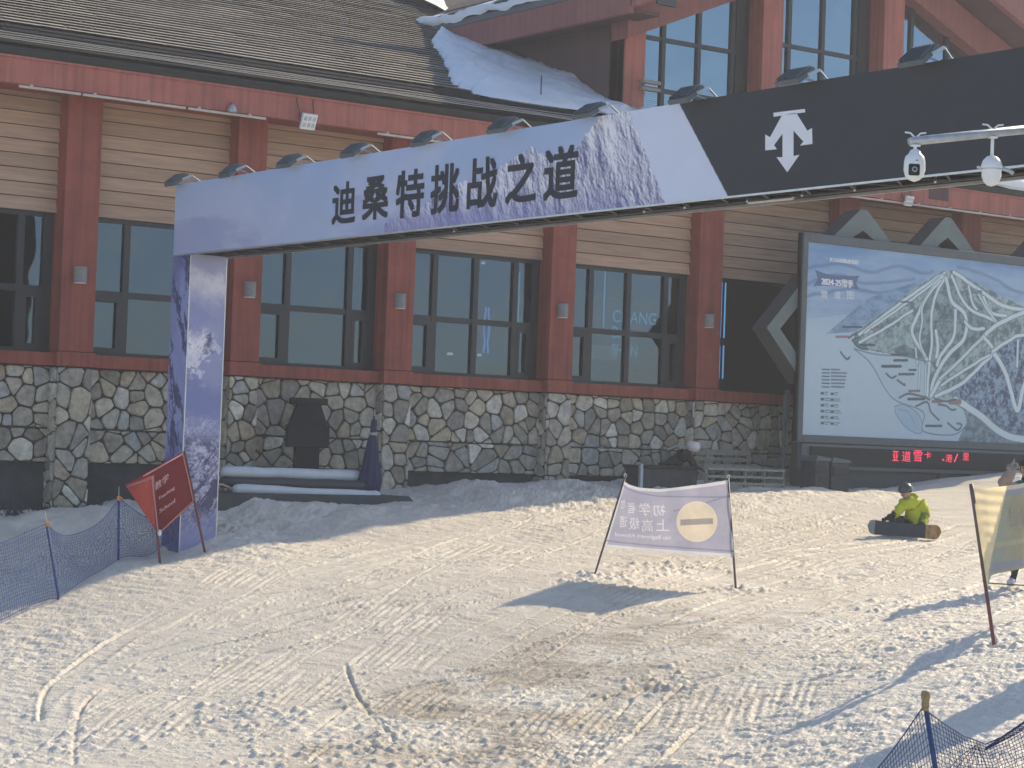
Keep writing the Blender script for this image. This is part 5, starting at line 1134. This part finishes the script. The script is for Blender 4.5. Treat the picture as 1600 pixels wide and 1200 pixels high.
mb = MB(); cr = lambda x, y: (190+x/6.664, 700+y/6.664)
for s, x0, y0, x1, y1, sl in (('教学', 345, 350, 485, 435, -.75), ('Teaching', 380, 500, 548, 545, -.72), ('School', 392, 625, 552, 668, -.72)):
    a = cr(x0, y0); b = cr(x1, y1); cloth_text(mb, s, a[0], a[1]+2, b[0], b[1]+2, P, A, B, False, sl, bold=.01)
mb.build('lettering', M['redletters'], RBN, fix=False)
q = PZ(249.5, 832, ZL-.05); MB().lathe(q-np.array([0, 0, .05]), [(.012, 0), (.03, .03), (.024, .07), (.01, .09)], 10).build('knot', M['whiteink'], RBN)
a = Pg(302, 833); Zs = float((a-CAM) @ FWD); b = PZ(291, 799, Zs); o = MB().tube([a-np.array([0, 0, .15]), a, b], .014, 8).build('short_pole', M['greypole'], origin=a); tag(o, 'short dark stake leaning in the snow behind the red banner', 'stake')

# ---------------------------------------------------------------- safety nets
def net(name, label, top, bot, cell, r, mt, wob=.012, seed=0, step=1.0, dip=None):
    """knotted net between a top rope and a bottom rope (lists of 3D points)"""
    rg = np.random.default_rng(seed)
    def resample(P, n):
        P = np.array(P); L = np.r_[0, np.cumsum(np.linalg.norm(np.diff(P, axis=0), axis=1))]; s = np.linspace(0, L[-1], n); return np.stack([np.interp(s, L, P[:, k]) for k in range(3)], -1)
    Lm = np.linalg.norm(np.diff(np.array(top), axis=0), axis=1).sum(); h = np.mean([np.linalg.norm(np.array(a)-np.array(b)) for a, b in zip(top[::max(1, len(top)//5)], bot[::max(1, len(bot)//5)])])
    nu, nv = int(Lm/cell)+2, int(h/cell)+2; T = resample(top, nu); Bq = resample(bot, nu); w = np.linspace(0, 1, nv)[:, None, None]
    G = Bq[None]*(1-w)+T[None]*w; G = G + rg.normal(0, wob*.35, G.shape)*np.minimum(w, 1-w)*2
    G += (wob*np.sin(np.arange(nu)[None, :, None]*.21+w*5)*np.array([.5, .5, .6]))
    mb = MB()
    for i in range(nv): mb.tube(list(G[i]), r*(2.2 if i in (0, nv-1) else 1), 3, cap=False)
    for j in range(nu): mb.tube(list(G[:, j]), r, 3, cap=False)
    return mb, G
def sagline(a, b, sag, n=14): a, b = np.array(a), np.array(b); return [a+(b-a)*t-np.array([0, 0, sag*4*t*(1-t)]) for t in np.linspace(0, 1, n)]
def net_post(px0, py0, px1, py1, tipx, tipy, Z, lab, r=.017):
    base, top, tip = PZ(px0, py0, Z), PZ(px1, py1, Z), PZ(tipx, tipy, Z); t = thing('net_post', lab, 'post', base, 'blue net posts')
    MB().tube([base-np.array([0, 0, .2]), base, top], r, 10).build('pole', M['bluepole'], t, smooth=True)
    MB().tube([top, tip], .006, 6).build('rod', M['galv'], t)
    d = (top-base)/np.linalg.norm(top-base); MB().tube([top-d*.03, top+d*.035], r*1.5, 10).build('clip', M['orange'], t); MB().bar(top+_r0*.012, top+_r0*.05+np.array([0, 0, .015]), .02, .025).build('hook', M['orange'], t)
    return base, top
g1 = Pg(91, 931); Z1 = float((g1-CAM) @ FWD); g2 = Pg(185, 874); Z2 = float((g2-CAM) @ FWD)
b1, t1 = net_post(91, 931, 73, 819, 70, 799, Z1, 'blue net post with orange clip, nearest the left edge of the photo')
b2, t2 = net_post(185, 874, 185.5, 779, 186, 760, Z2, 'blue net post with orange clip in front of the stone pier')
g0 = Pg(-75, 1000); Z0 = float((g0-CAM) @ FWD); b0, t0 = net_post(-75, 1000, -100, 862, -102, 842, Z0, 'blue net post beyond the left edge')
g3 = Pg(330, 850); Z3 = float((g3-CAM) @ FWD); g3t = PZ(262, 806, float((Pg(262, 846)-CAM) @ FWD)); g3b = Pg(262, 848)
top = sagline(t0, t1, .08)[:-1]+sagline(t1, t2, .30, 20)[:-1]+sagline(t2, g3t, .12, 10)
gb = []
for (a, b, n) in ((g0, Pg(91, 931), 14), (Pg(91, 935), Pg(185, 876), 20), (Pg(185, 876), g3b, 10)):
    seg = [a+(b-a)*t for t in np.linspace(0, 1, n)][:-1]; gb += [np.array([p[0], p[1], gz(p[0], p[1])+.02]) for p in seg]
gb.append(g3b)
mb, G = net('n', '', top, gb, .042, .0028, None, .03, 3)
o = mb.build('safety_net', M['net'], origin=b1); tag(o, 'blue safety net sagging between posts on the left, in shade', 'net')
# right net close to the camera
gz_ = PZ(1475, 1290, 16.2); gz_[2] = gz(gz_[0], gz_[1]); ZN = float((gz_-CAM) @ FWD)
tp = PZ(1446, 1100, ZN); t = thing('net_post', 'blue net post with tan cap at the lower right corner', 'post', gz_, 'blue net posts')
MB().tube([gz_-np.array([0, 0, .2]), gz_, tp], .021, 12).build('pole', M['bluepole'], t, smooth=True)
d = (tp-gz_)/np.linalg.norm(tp-gz_); MB().lathe(tp-np.array([0, 0, .03]), [(.026, 0), (.03, .02), (.027, .05), (.034, .075), (.036, .1), (.03, .122), (.01, .13)], 16).build('cap', M['knob'], t, smooth=True)
MB().lathe(tp-np.array([0, 0, .05]), [(.024, 0), (.028, .012), (.024, .024)], 12).build('cord_wrap', M['knob'], t)
lt, lb = PZ(1300, 1290, ZN-.3), PZ(1290, 1330, ZN-.3); lb[2] = gz(lb[0], lb[1])
topR = [PZ(1450, 1110, ZN), PZ(1475, 1130, ZN), PZ(1505, 1152, ZN+.1), PZ(1540, 1164, ZN+.2), PZ(1570, 1148, ZN+.3), PZ(1605, 1124, ZN+.4), PZ(1680, 1075, ZN+.6)]
botR = [gz_+np.array([0, 0, .02])]+[PZ(x, 1300, ZN+.1*k) for k, x in enumerate((1500, 1530, 1570, 1605, 1650, 1720))]
botR = [np.array([p[0], p[1], gz(p[0], p[1])+.02]) for p in botR]
mb, G = net('n', '', [lt, PZ(1345, 1235, ZN-.2), PZ(1395, 1172, ZN-.1), PZ(1443, 1104, ZN)], [lb, PZ(1345, 1300, ZN-.2), PZ(1400, 1300, ZN-.1), gz_], .032, .0028, None, .006, 5)
m2, G2 = net('n', '', topR, botR, .032, .0028, None, .015, 6)
for i in range(len(m2.f)): pass
mb.add(m2.v, m2.f)
# the slack top edge is gathered in a thick roll of netting on the right
rope = [PZ(1540, 1170, ZN+.2), PZ(1570, 1156, ZN+.28), PZ(1605, 1133, ZN+.38), PZ(1650, 1105, ZN+.5), PZ(1690, 1080, ZN+.6)]
for k in range(11):
    a = k/11*2*math.pi; mb.tube([p+np.array([0, .03*math.cos(a+i*.9), .045*math.sin(a+i*.9)])*(min(.8, i*.08+.2)) for i, p in enumerate([rope[0]+(rope[-1]-rope[0])*q for q in np.linspace(0, 1, 18)])], .003, 4)
for k in range(7): mb.tube([PZ(1530+random.uniform(-6, 6), 1164, ZN+.2), PZ(1500+k*7, 1182+k*3, ZN+.15), PZ(1470+k*9, 1215+k*4, ZN+.1)], .003, 4)
o = mb.build('safety_net', M['netdark'], origin=gz_); tag(o, 'navy safety net draped from the capped post in the lower right corner', 'net')
q = PZ(1720, 1290, ZN+.7); q[2] = gz(q[0], q[1]); t = thing('net_post', 'blue net post just beyond the right edge', 'post', q, 'blue net posts'); MB().tube([q-np.array([0, 0, .2]), q, PZ(1690, 1070, ZN+.65)], .021, 12).build('pole', M['bluepole'], t, smooth=True)

# ---------------------------------------------------------------- people
def figure(name, J, bones, root, cols, sub=2, parent=None, fold=.006, frame=None, origin=None, mt=None):
    """one continuous skinned body. J: joint -> ((x, y, z), radius); bones: (a, b, colour key); frame maps local to world"""
    me = bpy.data.meshes.new(name); ks = list(J); ix = {k: i for i, k in enumerate(ks)}
    me.from_pydata([J[k][0] for k in ks], [(ix[a], ix[b]) for a, b, _ in bones], []); ob = bpy.data.objects.new(name, me); COL.objects.link(ob)
    md = ob.modifiers.new('skin', 'SKIN'); md.use_smooth_shade = True
    for k in ks: sv = me.skin_vertices[0].data[ix[k]]; r = J[k][1]; sv.radius = r if hasattr(r, '__len__') else (r, r)
    me.skin_vertices[0].data[ix[root]].use_root = True
    sb = ob.modifiers.new('sub', 'SUBSURF'); sb.levels = sub; sb.render_levels = sub
    dg = bpy.context.evaluated_depsgraph_get(); nm = bpy.data.meshes.new_from_object(ob.evaluated_get(dg)); bpy.data.objects.remove(ob); bpy.data.meshes.remove(me)
    V = np.array([v.co[:] for v in nm.vertices]); Nn = np.array([v.normal[:] for v in nm.vertices])
    seg = [(np.array(J[a][0]), np.array(J[b][0]), c, .5*(np.mean(J[a][1])+np.mean(J[b][1]))) for a, b, c in bones]
    D = np.stack([np.linalg.norm(V-(a+np.clip(((V-a) @ (b-a))/max((b-a) @ (b-a), 1e-9), 0, 1)[:, None]*(b-a)), axis=1)/r for a, b, c, r in seg], 1); k = D.argmin(1)
    C_ = np.array([cols[seg[i][2]] for i in k]); cloth_ = np.array([seg[i][2] not in ('skin',) for i in k])
    f = fold*(sample(T5, V[:, 0]*260+V[:, 2]*90, V[:, 2]*300+V[:, 1]*200))*cloth_; V = V+Nn*f[:, None]
    Wd = V @ np.array(frame[:3]) + np.array(frame[3]); o = np.array(parent['_o'] if parent else origin)
    nm.vertices.foreach_set('co', (Wd-o).astype(np.float32).ravel()); at = nm.color_attributes.new('Col', 'FLOAT_COLOR', 'POINT'); a = np.ones((len(V), 4), np.float32); a[:, :3] = C_; at.data.foreach_set('color', a.ravel())
    nm.polygons.foreach_set('use_smooth', [True]*len(nm.polygons)); nm.materials.clear(); nm.materials.append(mt or M['body']); nm.update()
    return link(name, nm, parent, o)
M['body'] = mat('clothing and skin', (1, 1, 1), .75, attr=True, var=.10, scale=14, spec=.3)
M['helmet'] = mat('dark green helmet shell', (.035, .06, .05), .3, var=.1)
M['whitehelmet'] = mat('white and red helmet shell', (.7, .66, .64), .35, var=.1); M['helmetred'] = mat('red helmet patch', (.45, .08, .09), .4)
M['goggle'] = mat('dark goggle lens', (.05, .03, .03), .12, spec=.8); M['strap'] = mat('black strap', (.02, .02, .02), .7); M['lip'] = mat('lip skin', (.34, .13, .11), .6); M['hairdark'] = mat('dark hair', (.018, .013, .011), .6, var=.3, scale=60, stretch=(1, 1, .2)); M['skin'] = mat('face skin', (.50, .29, .21), .6)
def hand_joints(J, bones, pre, wrist, dirv, palm, key, curl=.5, r=.013, L=.085, point=None):
    """palm, four fingers of different length and a thumb, all joined to the wrist"""
    w = np.array(wrist, float); d = np.array(dirv, float); d /= np.linalg.norm(d); p = np.array(palm, float); p -= d*(p @ d); p /= np.linalg.norm(p); s = np.cross(d, p)
    J[pre+'palm'] = (tuple(w+d*.055), (.034, .022)); bones.append((pre+'wrist', pre+'palm', key))
    for i, (off, ln) in enumerate(((-.030, .88), (-.010, 1.0), (.010, .94), (.029, .74))):
        c = curl if point is None or i != point else .03
        a = w+d*.095+s*off; b = a+(d*math.cos(c*.8)+p*math.sin(c*.8))*L*.5*ln; e = b+(d*math.cos(c*2)+p*math.sin(c*2))*L*.5*ln
        for n_, q, rr in (('k', a, r*1.05), ('m', b, r), ('t', e, r*.8)): J[f'{pre}f{i}{n_}'] = (tuple(q), rr)
        bones += [(pre+'palm', f'{pre}f{i}k', key), (f'{pre}f{i}k', f'{pre}f{i}m', key), (f'{pre}f{i}m', f'{pre}f{i}t', key)]
    a = w+d*.03-s*.036; b = a+(d*.7-s*.55+p*.4)*.045; e = b+(d*.9-s*.1+p*.4)*.035
    J[pre+'t0'] = (tuple(a), r*1.2); J[pre+'t1'] = (tuple(b), r*1.1); J[pre+'t2'] = (tuple(e), r*.85); bones += [(pre+'palm', pre+'t0', key), (pre+'t0', pre+'t1', key), (pre+'t1', pre+'t2', key)]
def lf(base, yaw=0):
    c, s = math.cos(yaw), math.sin(yaw); r = _r0*c+_f0*s; f = -_r0*s+_f0*c; return [r, f, np.array([0, 0, 1.0]), np.array(base)]
def L2W(fr, p): return np.asarray(p, float) @ np.array(fr[:3]) + fr[3]
def ellipsoid(fr, c, rx, ry, rz, name, mt, parent, zcut=None, n=20, rot=None):
    """helmet or hair shell: upper part of an ellipsoid"""
    V = []; F = []; m_ = n//2; lat = np.linspace(math.pi/2, -math.pi/2 if zcut is None else math.asin(zcut), m_)
    for la in lat:
        for k in range(n):
            q = np.array([rx*math.cos(la)*math.cos(2*math.pi*k/n), ry*math.cos(la)*math.sin(2*math.pi*k/n), rz*math.sin(la)])
            if rot is not None: q = rot @ q
            V.append(L2W(fr, np.array(c)+q))
    for i in range(m_-1):
        for k in range(n): F.append((i*n+k, i*n+(k+1) % n, (i+1)*n+(k+1) % n, (i+1)*n+k))
    return MB().add(V, F).build(name, mt, parent, smooth=True)
def rotm(ax, a): return np.array(Matrix.Rotation(a, 3, ax))
def face(fr, hc, hr, parent, yaw, tilt, goggles=True):
    """nose, mouth, ears and eyes or goggles; the face looks along local -y turned by yaw and bent down by tilt"""
    R = rotm('Z', yaw) @ rotm('X', tilt); P_ = lambda x, y, z: L2W(fr, np.array(hc)+R @ np.array([x, y, z])*hr)
    mb = MB(); mb.add([P_(0, -1.02, .05), P_(-.13, -.95, -.22), P_(.13, -.95, -.22), P_(0, -1.24, -.20)], [(0, 1, 3), (0, 3, 2), (1, 2, 3)]); mb.build('nose', M['skin'], parent, smooth=True)
    MB().tube([P_(-.28, -.90, -.50), P_(0, -1.0, -.49), P_(.28, -.90, -.50)], .09*hr, 6).build('mouth', M['lip'], parent, smooth=True)
    for s in (-1, 1): MB().tube([P_(s*.92, .02, .18), P_(s*1.05, .08, .0), P_(s*.93, .04, -.22)], .10*hr, 6).build('ear', M['skin'], parent, smooth=True)
    if goggles:
        mb = MB(); n = 9; 
        for k in range(n-1):
            a0, a1 = [(-.95+1.9*q/(n-1)) for q in (k, k+1)]
            mb.add([P_(math.sin(a)*1.10, -math.cos(a)*1.12, z) for a, z in ((a0, .02), (a1, .02), (a1, .46), (a0, .46))]+[P_(math.sin(a)*.9, -math.cos(a)*.9, z) for a, z in ((a0, .02), (a1, .02), (a1, .46), (a0, .46))], [(0, 1, 2, 3), (3, 2, 6, 7), (0, 4, 5, 1), (0, 3, 7, 4), (1, 5, 6, 2)])
        mb.build('goggles', M['goggle'], parent, smooth=True)
    else:
        for s in (-1, 1): MB().tube([P_(s*.34-.1, -.93, .08), P_(s*.34+.1, -.93, .08)], .075*hr, 6).build('eye', M['hairdark'], parent, smooth=True)

# seated snowboarder
base = Pg(1412, 838); Zs = float((base-CAM) @ FWD); k_ = FPX/Zs; fr = lf(base)
S1 = 1400; lx = lambda px: (px-1412)/k_
PS = thing('person', 'snowboarder in a yellow green jacket and dark helmet sitting strapped to a board', 'person', base)
def ly(px, py): return (838-py+.036*(px-1412))/k_
pj = lambda px, py, d: (lx(px), d, ly(px, py))
hc = pj(1411, 767, -.04); hr = .095
J = {'pelvis': (pj(1433, 820, .14), .15), 'belly': (pj(1430, 808, .10), .155), 'chest': (pj(1425, 793, .06), (.15, .135)), 'upper': (pj(1421, 784, .03), (.13, .12)), 'neck': (pj(1416, 777, .0), .062), 'chin': (pj(1411.5, 772, -.035), .075), 'head': (hc, .092), 'crown': (pj(1411.5, 761, -.035), .075),
 'lsh': (pj(1409, 788, -.02), .082), 'lel': (pj(1398, 803, -.10), .064), 'lwrist': (pj(1384, 809, -.17), .045), 'rsh': (pj(1437, 787, .05), .085), 'rel': (pj(1449, 803, -.0), .068), 'rwrist': (pj(1440, 816, -.16), .046),
 'lhip': (pj(1424, 821, .10), .11), 'lkn': (pj(1397, 812, .02), .085), 'lan': (pj(1390, 823, -.19), .07), 'ltoe': (pj(1388, 820, -.24), .055), 'rhip': (pj(1443, 820, .12), .115), 'rkn': (pj(1445, 809, -.02), .088), 'ran': (pj(1436, 824, -.16), .07), 'rtoe': (pj(1434, 821, -.22), .055)}
bones = [('pelvis', 'belly', 'jacket'), ('belly', 'chest', 'jacket'), ('chest', 'upper', 'jacket'), ('upper', 'neck', 'collar'), ('neck', 'chin', 'skin'), ('chin', 'head', 'skin'), ('head', 'crown', 'skin'), ('upper', 'lsh', 'jacket'), ('lsh', 'lel', 'jacket'), ('lel', 'lwrist', 'dark'), ('upper', 'rsh', 'jacket'), ('rsh', 'rel', 'jacket'), ('rel', 'rwrist', 'jacket'),
 ('pelvis', 'lhip', 'pants'), ('lhip', 'lkn', 'pants'), ('lkn', 'lan', 'pants'), ('lan', 'ltoe', 'boot'), ('pelvis', 'rhip', 'olive'), ('rhip', 'rkn', 'olive'), ('rkn', 'ran', 'olive'), ('ran', 'rtoe', 'boot')]
hand_joints(J, bones, 'l', J['lwrist'][0], np.array(pj(1373, 813, -.22))-np.array(J['lwrist'][0]), (0, -.3, -1), 'dark', .9)
hand_joints(J, bones, 'r', J['rwrist'][0], np.array(pj(1433, 820, -.24))-np.array(J['rwrist'][0]), (-.4, .4, -1), 'dark', .9)
figure('body', J, bones, 'pelvis', {'jacket': (.56, .60, .035), 'collar': (.30, .34, .10), 'skin': (.46, .27, .20), 'dark': (.022, .024, .028), 'pants': (.035, .036, .042), 'olive': (.30, .30, .08), 'boot': (.03, .03, .03)}, parent=PS, frame=fr, fold=.014)
face(fr, hc, .098, PS, math.radians(-38), math.radians(22))
Rh = rotm('Z', math.radians(-38)) @ rotm('X', math.radians(18))
ellipsoid(fr, np.array(hc)+np.array([.012, .01, .015]), .118, .132, .122, 'helmet', M['helmet'], PS, zcut=-.05, rot=Rh)
MB().tube([L2W(fr, np.array(hc)+Rh @ np.array([.105*math.cos(a), .115*math.sin(a), -.0])) for a in np.linspace(-.2, 3.3, 14)], .02, 6).build('helmet_rim', M['strap'], PS, smooth=True)
MB().tube([L2W(fr, np.array(pj(1421, 780, .04))+np.array([.10*math.cos(a), .085*math.sin(a), .05+.02*math.sin(a)])) for a in np.linspace(-.6, 3.6, 14)], .035, 8).build('hood', mat('yellow green jacket cloth', (.54, .58, .05), .8), PS, smooth=True)
# the snowboard, standing on its edge with the base towards us
SB = thing('snowboard', 'snowboard on its edge with dark grey base and orange nose', 'snowboard', base)
cA, cB = np.array(pj(1350, 822, -.30)), np.array(pj(1461, 831, -.44)); uax = (cB-cA)/np.linalg.norm(cB-cA); Lb = np.linalg.norm(cB-cA); vax = np.array([.10, .22, .97]); vax -= uax*(vax @ uax); vax /= np.linalg.norm(vax); nax = np.cross(uax, vax)
if nax[1] > 0: nax = -nax
Nn_ = 40; prof = []
for i in range(Nn_):
    s = i/(Nn_-1); w = .125*(1-.16*(1-abs(2*s-1)**2)); e = min(s, 1-s)/.09; w *= math.sqrt(max(0.02, 1-(1-min(e, 1))**2)); lift = .10*max(0, (abs(2*s-1)-.78)/.22)**2; prof.append((s*Lb, w, lift))
def board(mbx, i0, i1, t0, t1):
    V = []; F = []
    for (x, w, l) in prof[i0:i1]:
        for sgn in (-1, 1):
            for th in (t0, t1): V.append(L2W(fr, cA+uax*x+vax*w*sgn+nax*(th-l*-1*1.0)*1.0))
    n = i1-i0
    for i in range(n-1): a = 4*i; b = a+4; F += [(a, b, b+2, a+2), (a+1, a+3, b+3, b+1), (a, a+1, b+1, b), (a+2, b+2, b+3, a+3)]
    F += [(0, 2, 3, 1), (4*n-4, 4*n-3, 4*n-1, 4*n-2)]; return mbx.add(V, F)
board(MB(), 4, 32, 0, .012).build('board_base', M['greyfoam'], SB, smooth=False); board(MB(), 31, 40, -.0004, .0124).build('nose', mat('orange patterned board base', (.50, .27, .10), .45, var=.5, scale=16), SB); board(MB(), 0, 5, -.0004, .0124).build('tail', mat('grey board tail', (.28, .26, .25), .45, var=.4, scale=16), SB)
for px in (1389, 1435):
    c = L2W(fr, np.array(pj(px, 824, -.30))); MB().tube([c+_r0*-.05, c+_r0*-.05+np.array([0, 0, .05])-_f0*-.05, c+_r0*.05+np.array([0, 0, .05])-_f0*-.05, c+_r0*.05], .018, 6).build('binding', M['blackmetal'], SB)

# person standing at the right edge, one hand raised
base = Pg(1592, 917); Zs = float((base-CAM) @ FWD); k_ = FPX/Zs; fr = lf(base)
pj = lambda px, py, d: ((px-1592)/k_, d, (917-py+.036*(px-1592))/k_)
PT = thing('person', 'person in a teal jacket and dark cap behind the cream banner, raising a hand', 'person', base)
hc = pj(1599, 731, -.02)
J = {'pelvis': (pj(1603, 818, 0), (.165, .13)), 'belly': (pj(1603, 800, -.01), (.16, .125)), 'chest': (pj(1602, 778, -.01), (.185, .135)), 'upper': (pj(1601, 763, 0), (.15, .11)), 'neck': (pj(1600, 751, 0), .06), 'chin': (pj(1599, 739, -.03), .07), 'head': (hc, .095), 'crown': (pj(1599.5, 721, 0), .078),
 'lsh': (pj(1584, 762, -.03), .078), 'lel': (pj(1552, 754, -.22), .062), 'lwrist': (pj(1568, 738, -.33), .042), 'rsh': (pj(1621, 765, 0), .08), 'rel': (pj(1630, 795, -.08), .062), 'rwrist': (pj(1618, 815, -.22), .042),
 'lhip': (pj(1594, 826, 0), .10), 'lkn': (pj(1588, 868, -.05), .078), 'lan': (pj(1583, 905, .0), .06), 'ltoe': (pj(1574, 912, -.13), .05), 'rhip': (pj(1613, 826, 0), .10), 'rkn': (pj(1616, 868, -.03), .078), 'ran': (pj(1617, 905, .03), .06), 'rtoe': (pj(1611, 912, -.12), .05)}
bones = [('pelvis', 'belly', 'teal'), ('belly', 'chest', 'teal'), ('chest', 'upper', 'teal'), ('upper', 'neck', 'navy'), ('neck', 'chin', 'skin'), ('chin', 'head', 'skin'), ('head', 'crown', 'skin'), ('upper', 'lsh', 'teal'), ('lsh', 'lel', 'pink'), ('lel', 'lwrist', 'pink'), ('upper', 'rsh', 'teal'), ('rsh', 'rel', 'teal'), ('rel', 'rwrist', 'teal'),
 ('pelvis', 'lhip', 'pants'), ('lhip', 'lkn', 'pants'), ('lkn', 'lan', 'pants'), ('lan', 'ltoe', 'boot'), ('pelvis', 'rhip', 'pants'), ('rhip', 'rkn', 'pants'), ('rkn', 'ran', 'pants'), ('ran', 'rtoe', 'boot')]
hand_joints(J, bones, 'l', J['lwrist'][0], (.10, -.05, 1), (.2, -1, 0), 'glove', 1.5, .0125, .095, point=1)
hand_joints(J, bones, 'r', J['rwrist'][0], (-.3, -.3, -.8), (0, 1, 0), 'navy', .6)
figure('body', J, bones, 'pelvis', {'teal': (.03, .13, .13), 'navy': (.025, .035, .06), 'skin': (.50, .29, .22), 'pink': (.28, .21, .20), 'glove': (.20, .20, .20), 'pants': (.03, .034, .045), 'boot': (.55, .55, .56)}, parent=PT, frame=fr, fold=.010)
face(fr, hc, .100, PT, math.radians(-25), math.radians(6), False)
Rh = rotm('Z', math.radians(-25)) @ rotm('X', math.radians(8))
ellipsoid(fr, np.array(hc)+np.array([0, .01, .03]), .108, .118, .105, 'cap', M['strap'], PT, zcut=.05, rot=Rh)
ellipsoid(fr, np.array(hc)+Rh @ np.array([0, .035, .0]), .105, .09, .12, 'hair', M['hairdark'], PT, rot=Rh)
for a, b, w in (((1571, 741), (1584, 739.5), .03), ((1570, 751), (1584, 747), .045)): MB().bar(L2W(fr, pj(*a, -.20)), L2W(fr, pj(*b, -.13)), .03, w).build('sleeve_stripe', M['whiteink'], PT, bevel=.01)
MB().tube([L2W(fr, pj(1564+4*math.cos(q), 741+5*math.sin(q), -.33)) for q in np.linspace(0, 6.0, 10)], .016, 6).build('cuff', M['strap'], PT, smooth=True)
p, q = Pg(1543, 917), Pg(1668, 925); o = MB().bar(p+np.array([0, 0, .05]), q+np.array([0, 0, .05]), .09, .012).build('ski', M['greyfoam'], origin=(p+q)/2+np.array([0, 0, .05])); tag(o, 'dark ski lying on the snow at the feet of the standing person', 'ski')

# person crouching by the wall
b0_ = Py(1062, 760, 30.95); base = np.array([b0_[0], 30.95, gz(b0_[0], 30.95)]); Zs = float((base-CAM) @ FWD); k_ = FPX/Zs; fr = lf(base)
pyb = 600-FPX*float((base-CAM) @ UPV)/Zs; pxb = 800+FPX*float((base-CAM) @ RGT)/Zs
pj = lambda px, py, d: ((px-pxb)/k_, d, (pyb-py+.036*(px-pxb))/k_)
PC = thing('person', 'dark clothed person in a white and red helmet crouching behind the counter', 'person', base)
hc = pj(1082, 700, -.05)
J = {'pelvis': (pj(1040, 738, .05), .15), 'belly': (pj(1050, 726, .03), .155), 'chest': (pj(1062, 716, .0), (.155, .14)), 'upper': (pj(1070, 710, -.02), (.13, .12)), 'neck': (pj(1076, 706, -.03), .065), 'chin': (pj(1083, 706, -.07), .075), 'head': (hc, .095), 'crown': (pj(1079, 696, -.04), .078),
 'lsh': (pj(1061, 708, -.10), .08), 'lel': (pj(1048, 722, -.20), .064), 'lwrist': (pj(1030, 727, -.25), .045), 'rsh': (pj(1073, 711, .10), .08), 'rel': (pj(1084, 726, -.02), .064), 'rwrist': (pj(1086, 738, -.14), .045),
 'lhip': (pj(1037, 740, -.03), .11), 'lkn': (pj(1064, 738, -.20), .085), 'lan': (pj(1052, pyb-6, -.1), .065), 'ltoe': (pj(1062, pyb-3, -.2), .05), 'rhip': (pj(1042, 740, .13), .11), 'rkn': (pj(1070, 742, .10), .085), 'ran': (pj(1056, pyb-6, .15), .065), 'rtoe': (pj(1066, pyb-3, .06), .05)}
bones = [('pelvis', 'belly', 'a'), ('belly', 'chest', 'a'), ('chest', 'upper', 'a'), ('upper', 'neck', 'a'), ('neck', 'chin', 'skin'), ('chin', 'head', 'skin'), ('head', 'crown', 'skin'), ('upper', 'lsh', 'a'), ('lsh', 'lel', 'a'), ('lel', 'lwrist', 'a'), ('upper', 'rsh', 'a'), ('rsh', 'rel', 'a'), ('rel', 'rwrist', 'a'),
 ('pelvis', 'lhip', 'b'), ('lhip', 'lkn', 'b'), ('lkn', 'lan', 'b'), ('lan', 'ltoe', 'b'), ('pelvis', 'rhip', 'b'), ('rhip', 'rkn', 'b'), ('rkn', 'ran', 'b'), ('ran', 'rtoe', 'b')]
hand_joints(J, bones, 'l', J['lwrist'][0], (-1, -.2, -.2), (0, 0, -1), 'skin', .5)
hand_joints(J, bones, 'r', J['rwrist'][0], (-.2, -.4, -1), (0, 1, 0), 'b', .7)
figure('body', J, bones, 'pelvis', {'a': (.022, .028, .022), 'b': (.022, .024, .03), 'skin': (.40, .25, .19)}, parent=PC, frame=fr, fold=.010)
face(fr, hc, .098, PC, math.radians(35), math.radians(20))
Rh = rotm('Z', math.radians(35)) @ rotm('X', math.radians(14))
ellipsoid(fr, np.array(hc)+np.array([-.01, .01, .03]), .125, .14, .125, 'helmet', M['whitehelmet'], PC, zcut=-.62, rot=Rh)
ellipsoid(fr, np.array(hc)+np.array([.0, .01, .034]), .122, .135, .125, 'helmet_patch', M['helmetred'], PC, zcut=.82, rot=Rh)
a = L2W(fr, pj(1064, 693, -.1)); b = L2W(fr, pj(1040, 703, -.1)); o = MB().tube([a, b], .02, 8).build('ski_pole', M['galv'], origin=(a+b)/2); tag(o, 'pale ski pole end held up left of the white helmet', 'ski pole')

# ---------------------------------------------------------------- the air
hz = MB().box(-245, 250, -240, 245, GMIN-1, 17.5); me_ = hz.build('haze', None or mat('haze', (1, 1, 1)), origin=(0, 0, 0)); tag(me_, kind='stuff')
hm = bpy.data.materials.new('thin spring haze'); hm.use_nodes = True; N_ = hm.node_tree.nodes; N_.remove(N_['Principled BSDF'])
pv = N_.new('ShaderNodeVolumePrincipled'); pv.inputs['Color'].default_value = (.88, .93, 1.0, 1); pv.inputs['Density'].default_value = .0013; pv.inputs['Anisotropy'].default_value = .25
hm.node_tree.links.new(pv.outputs[0], N_['Material Output'].inputs['Volume']); me_.data.materials.clear(); me_.data.materials.append(hm)
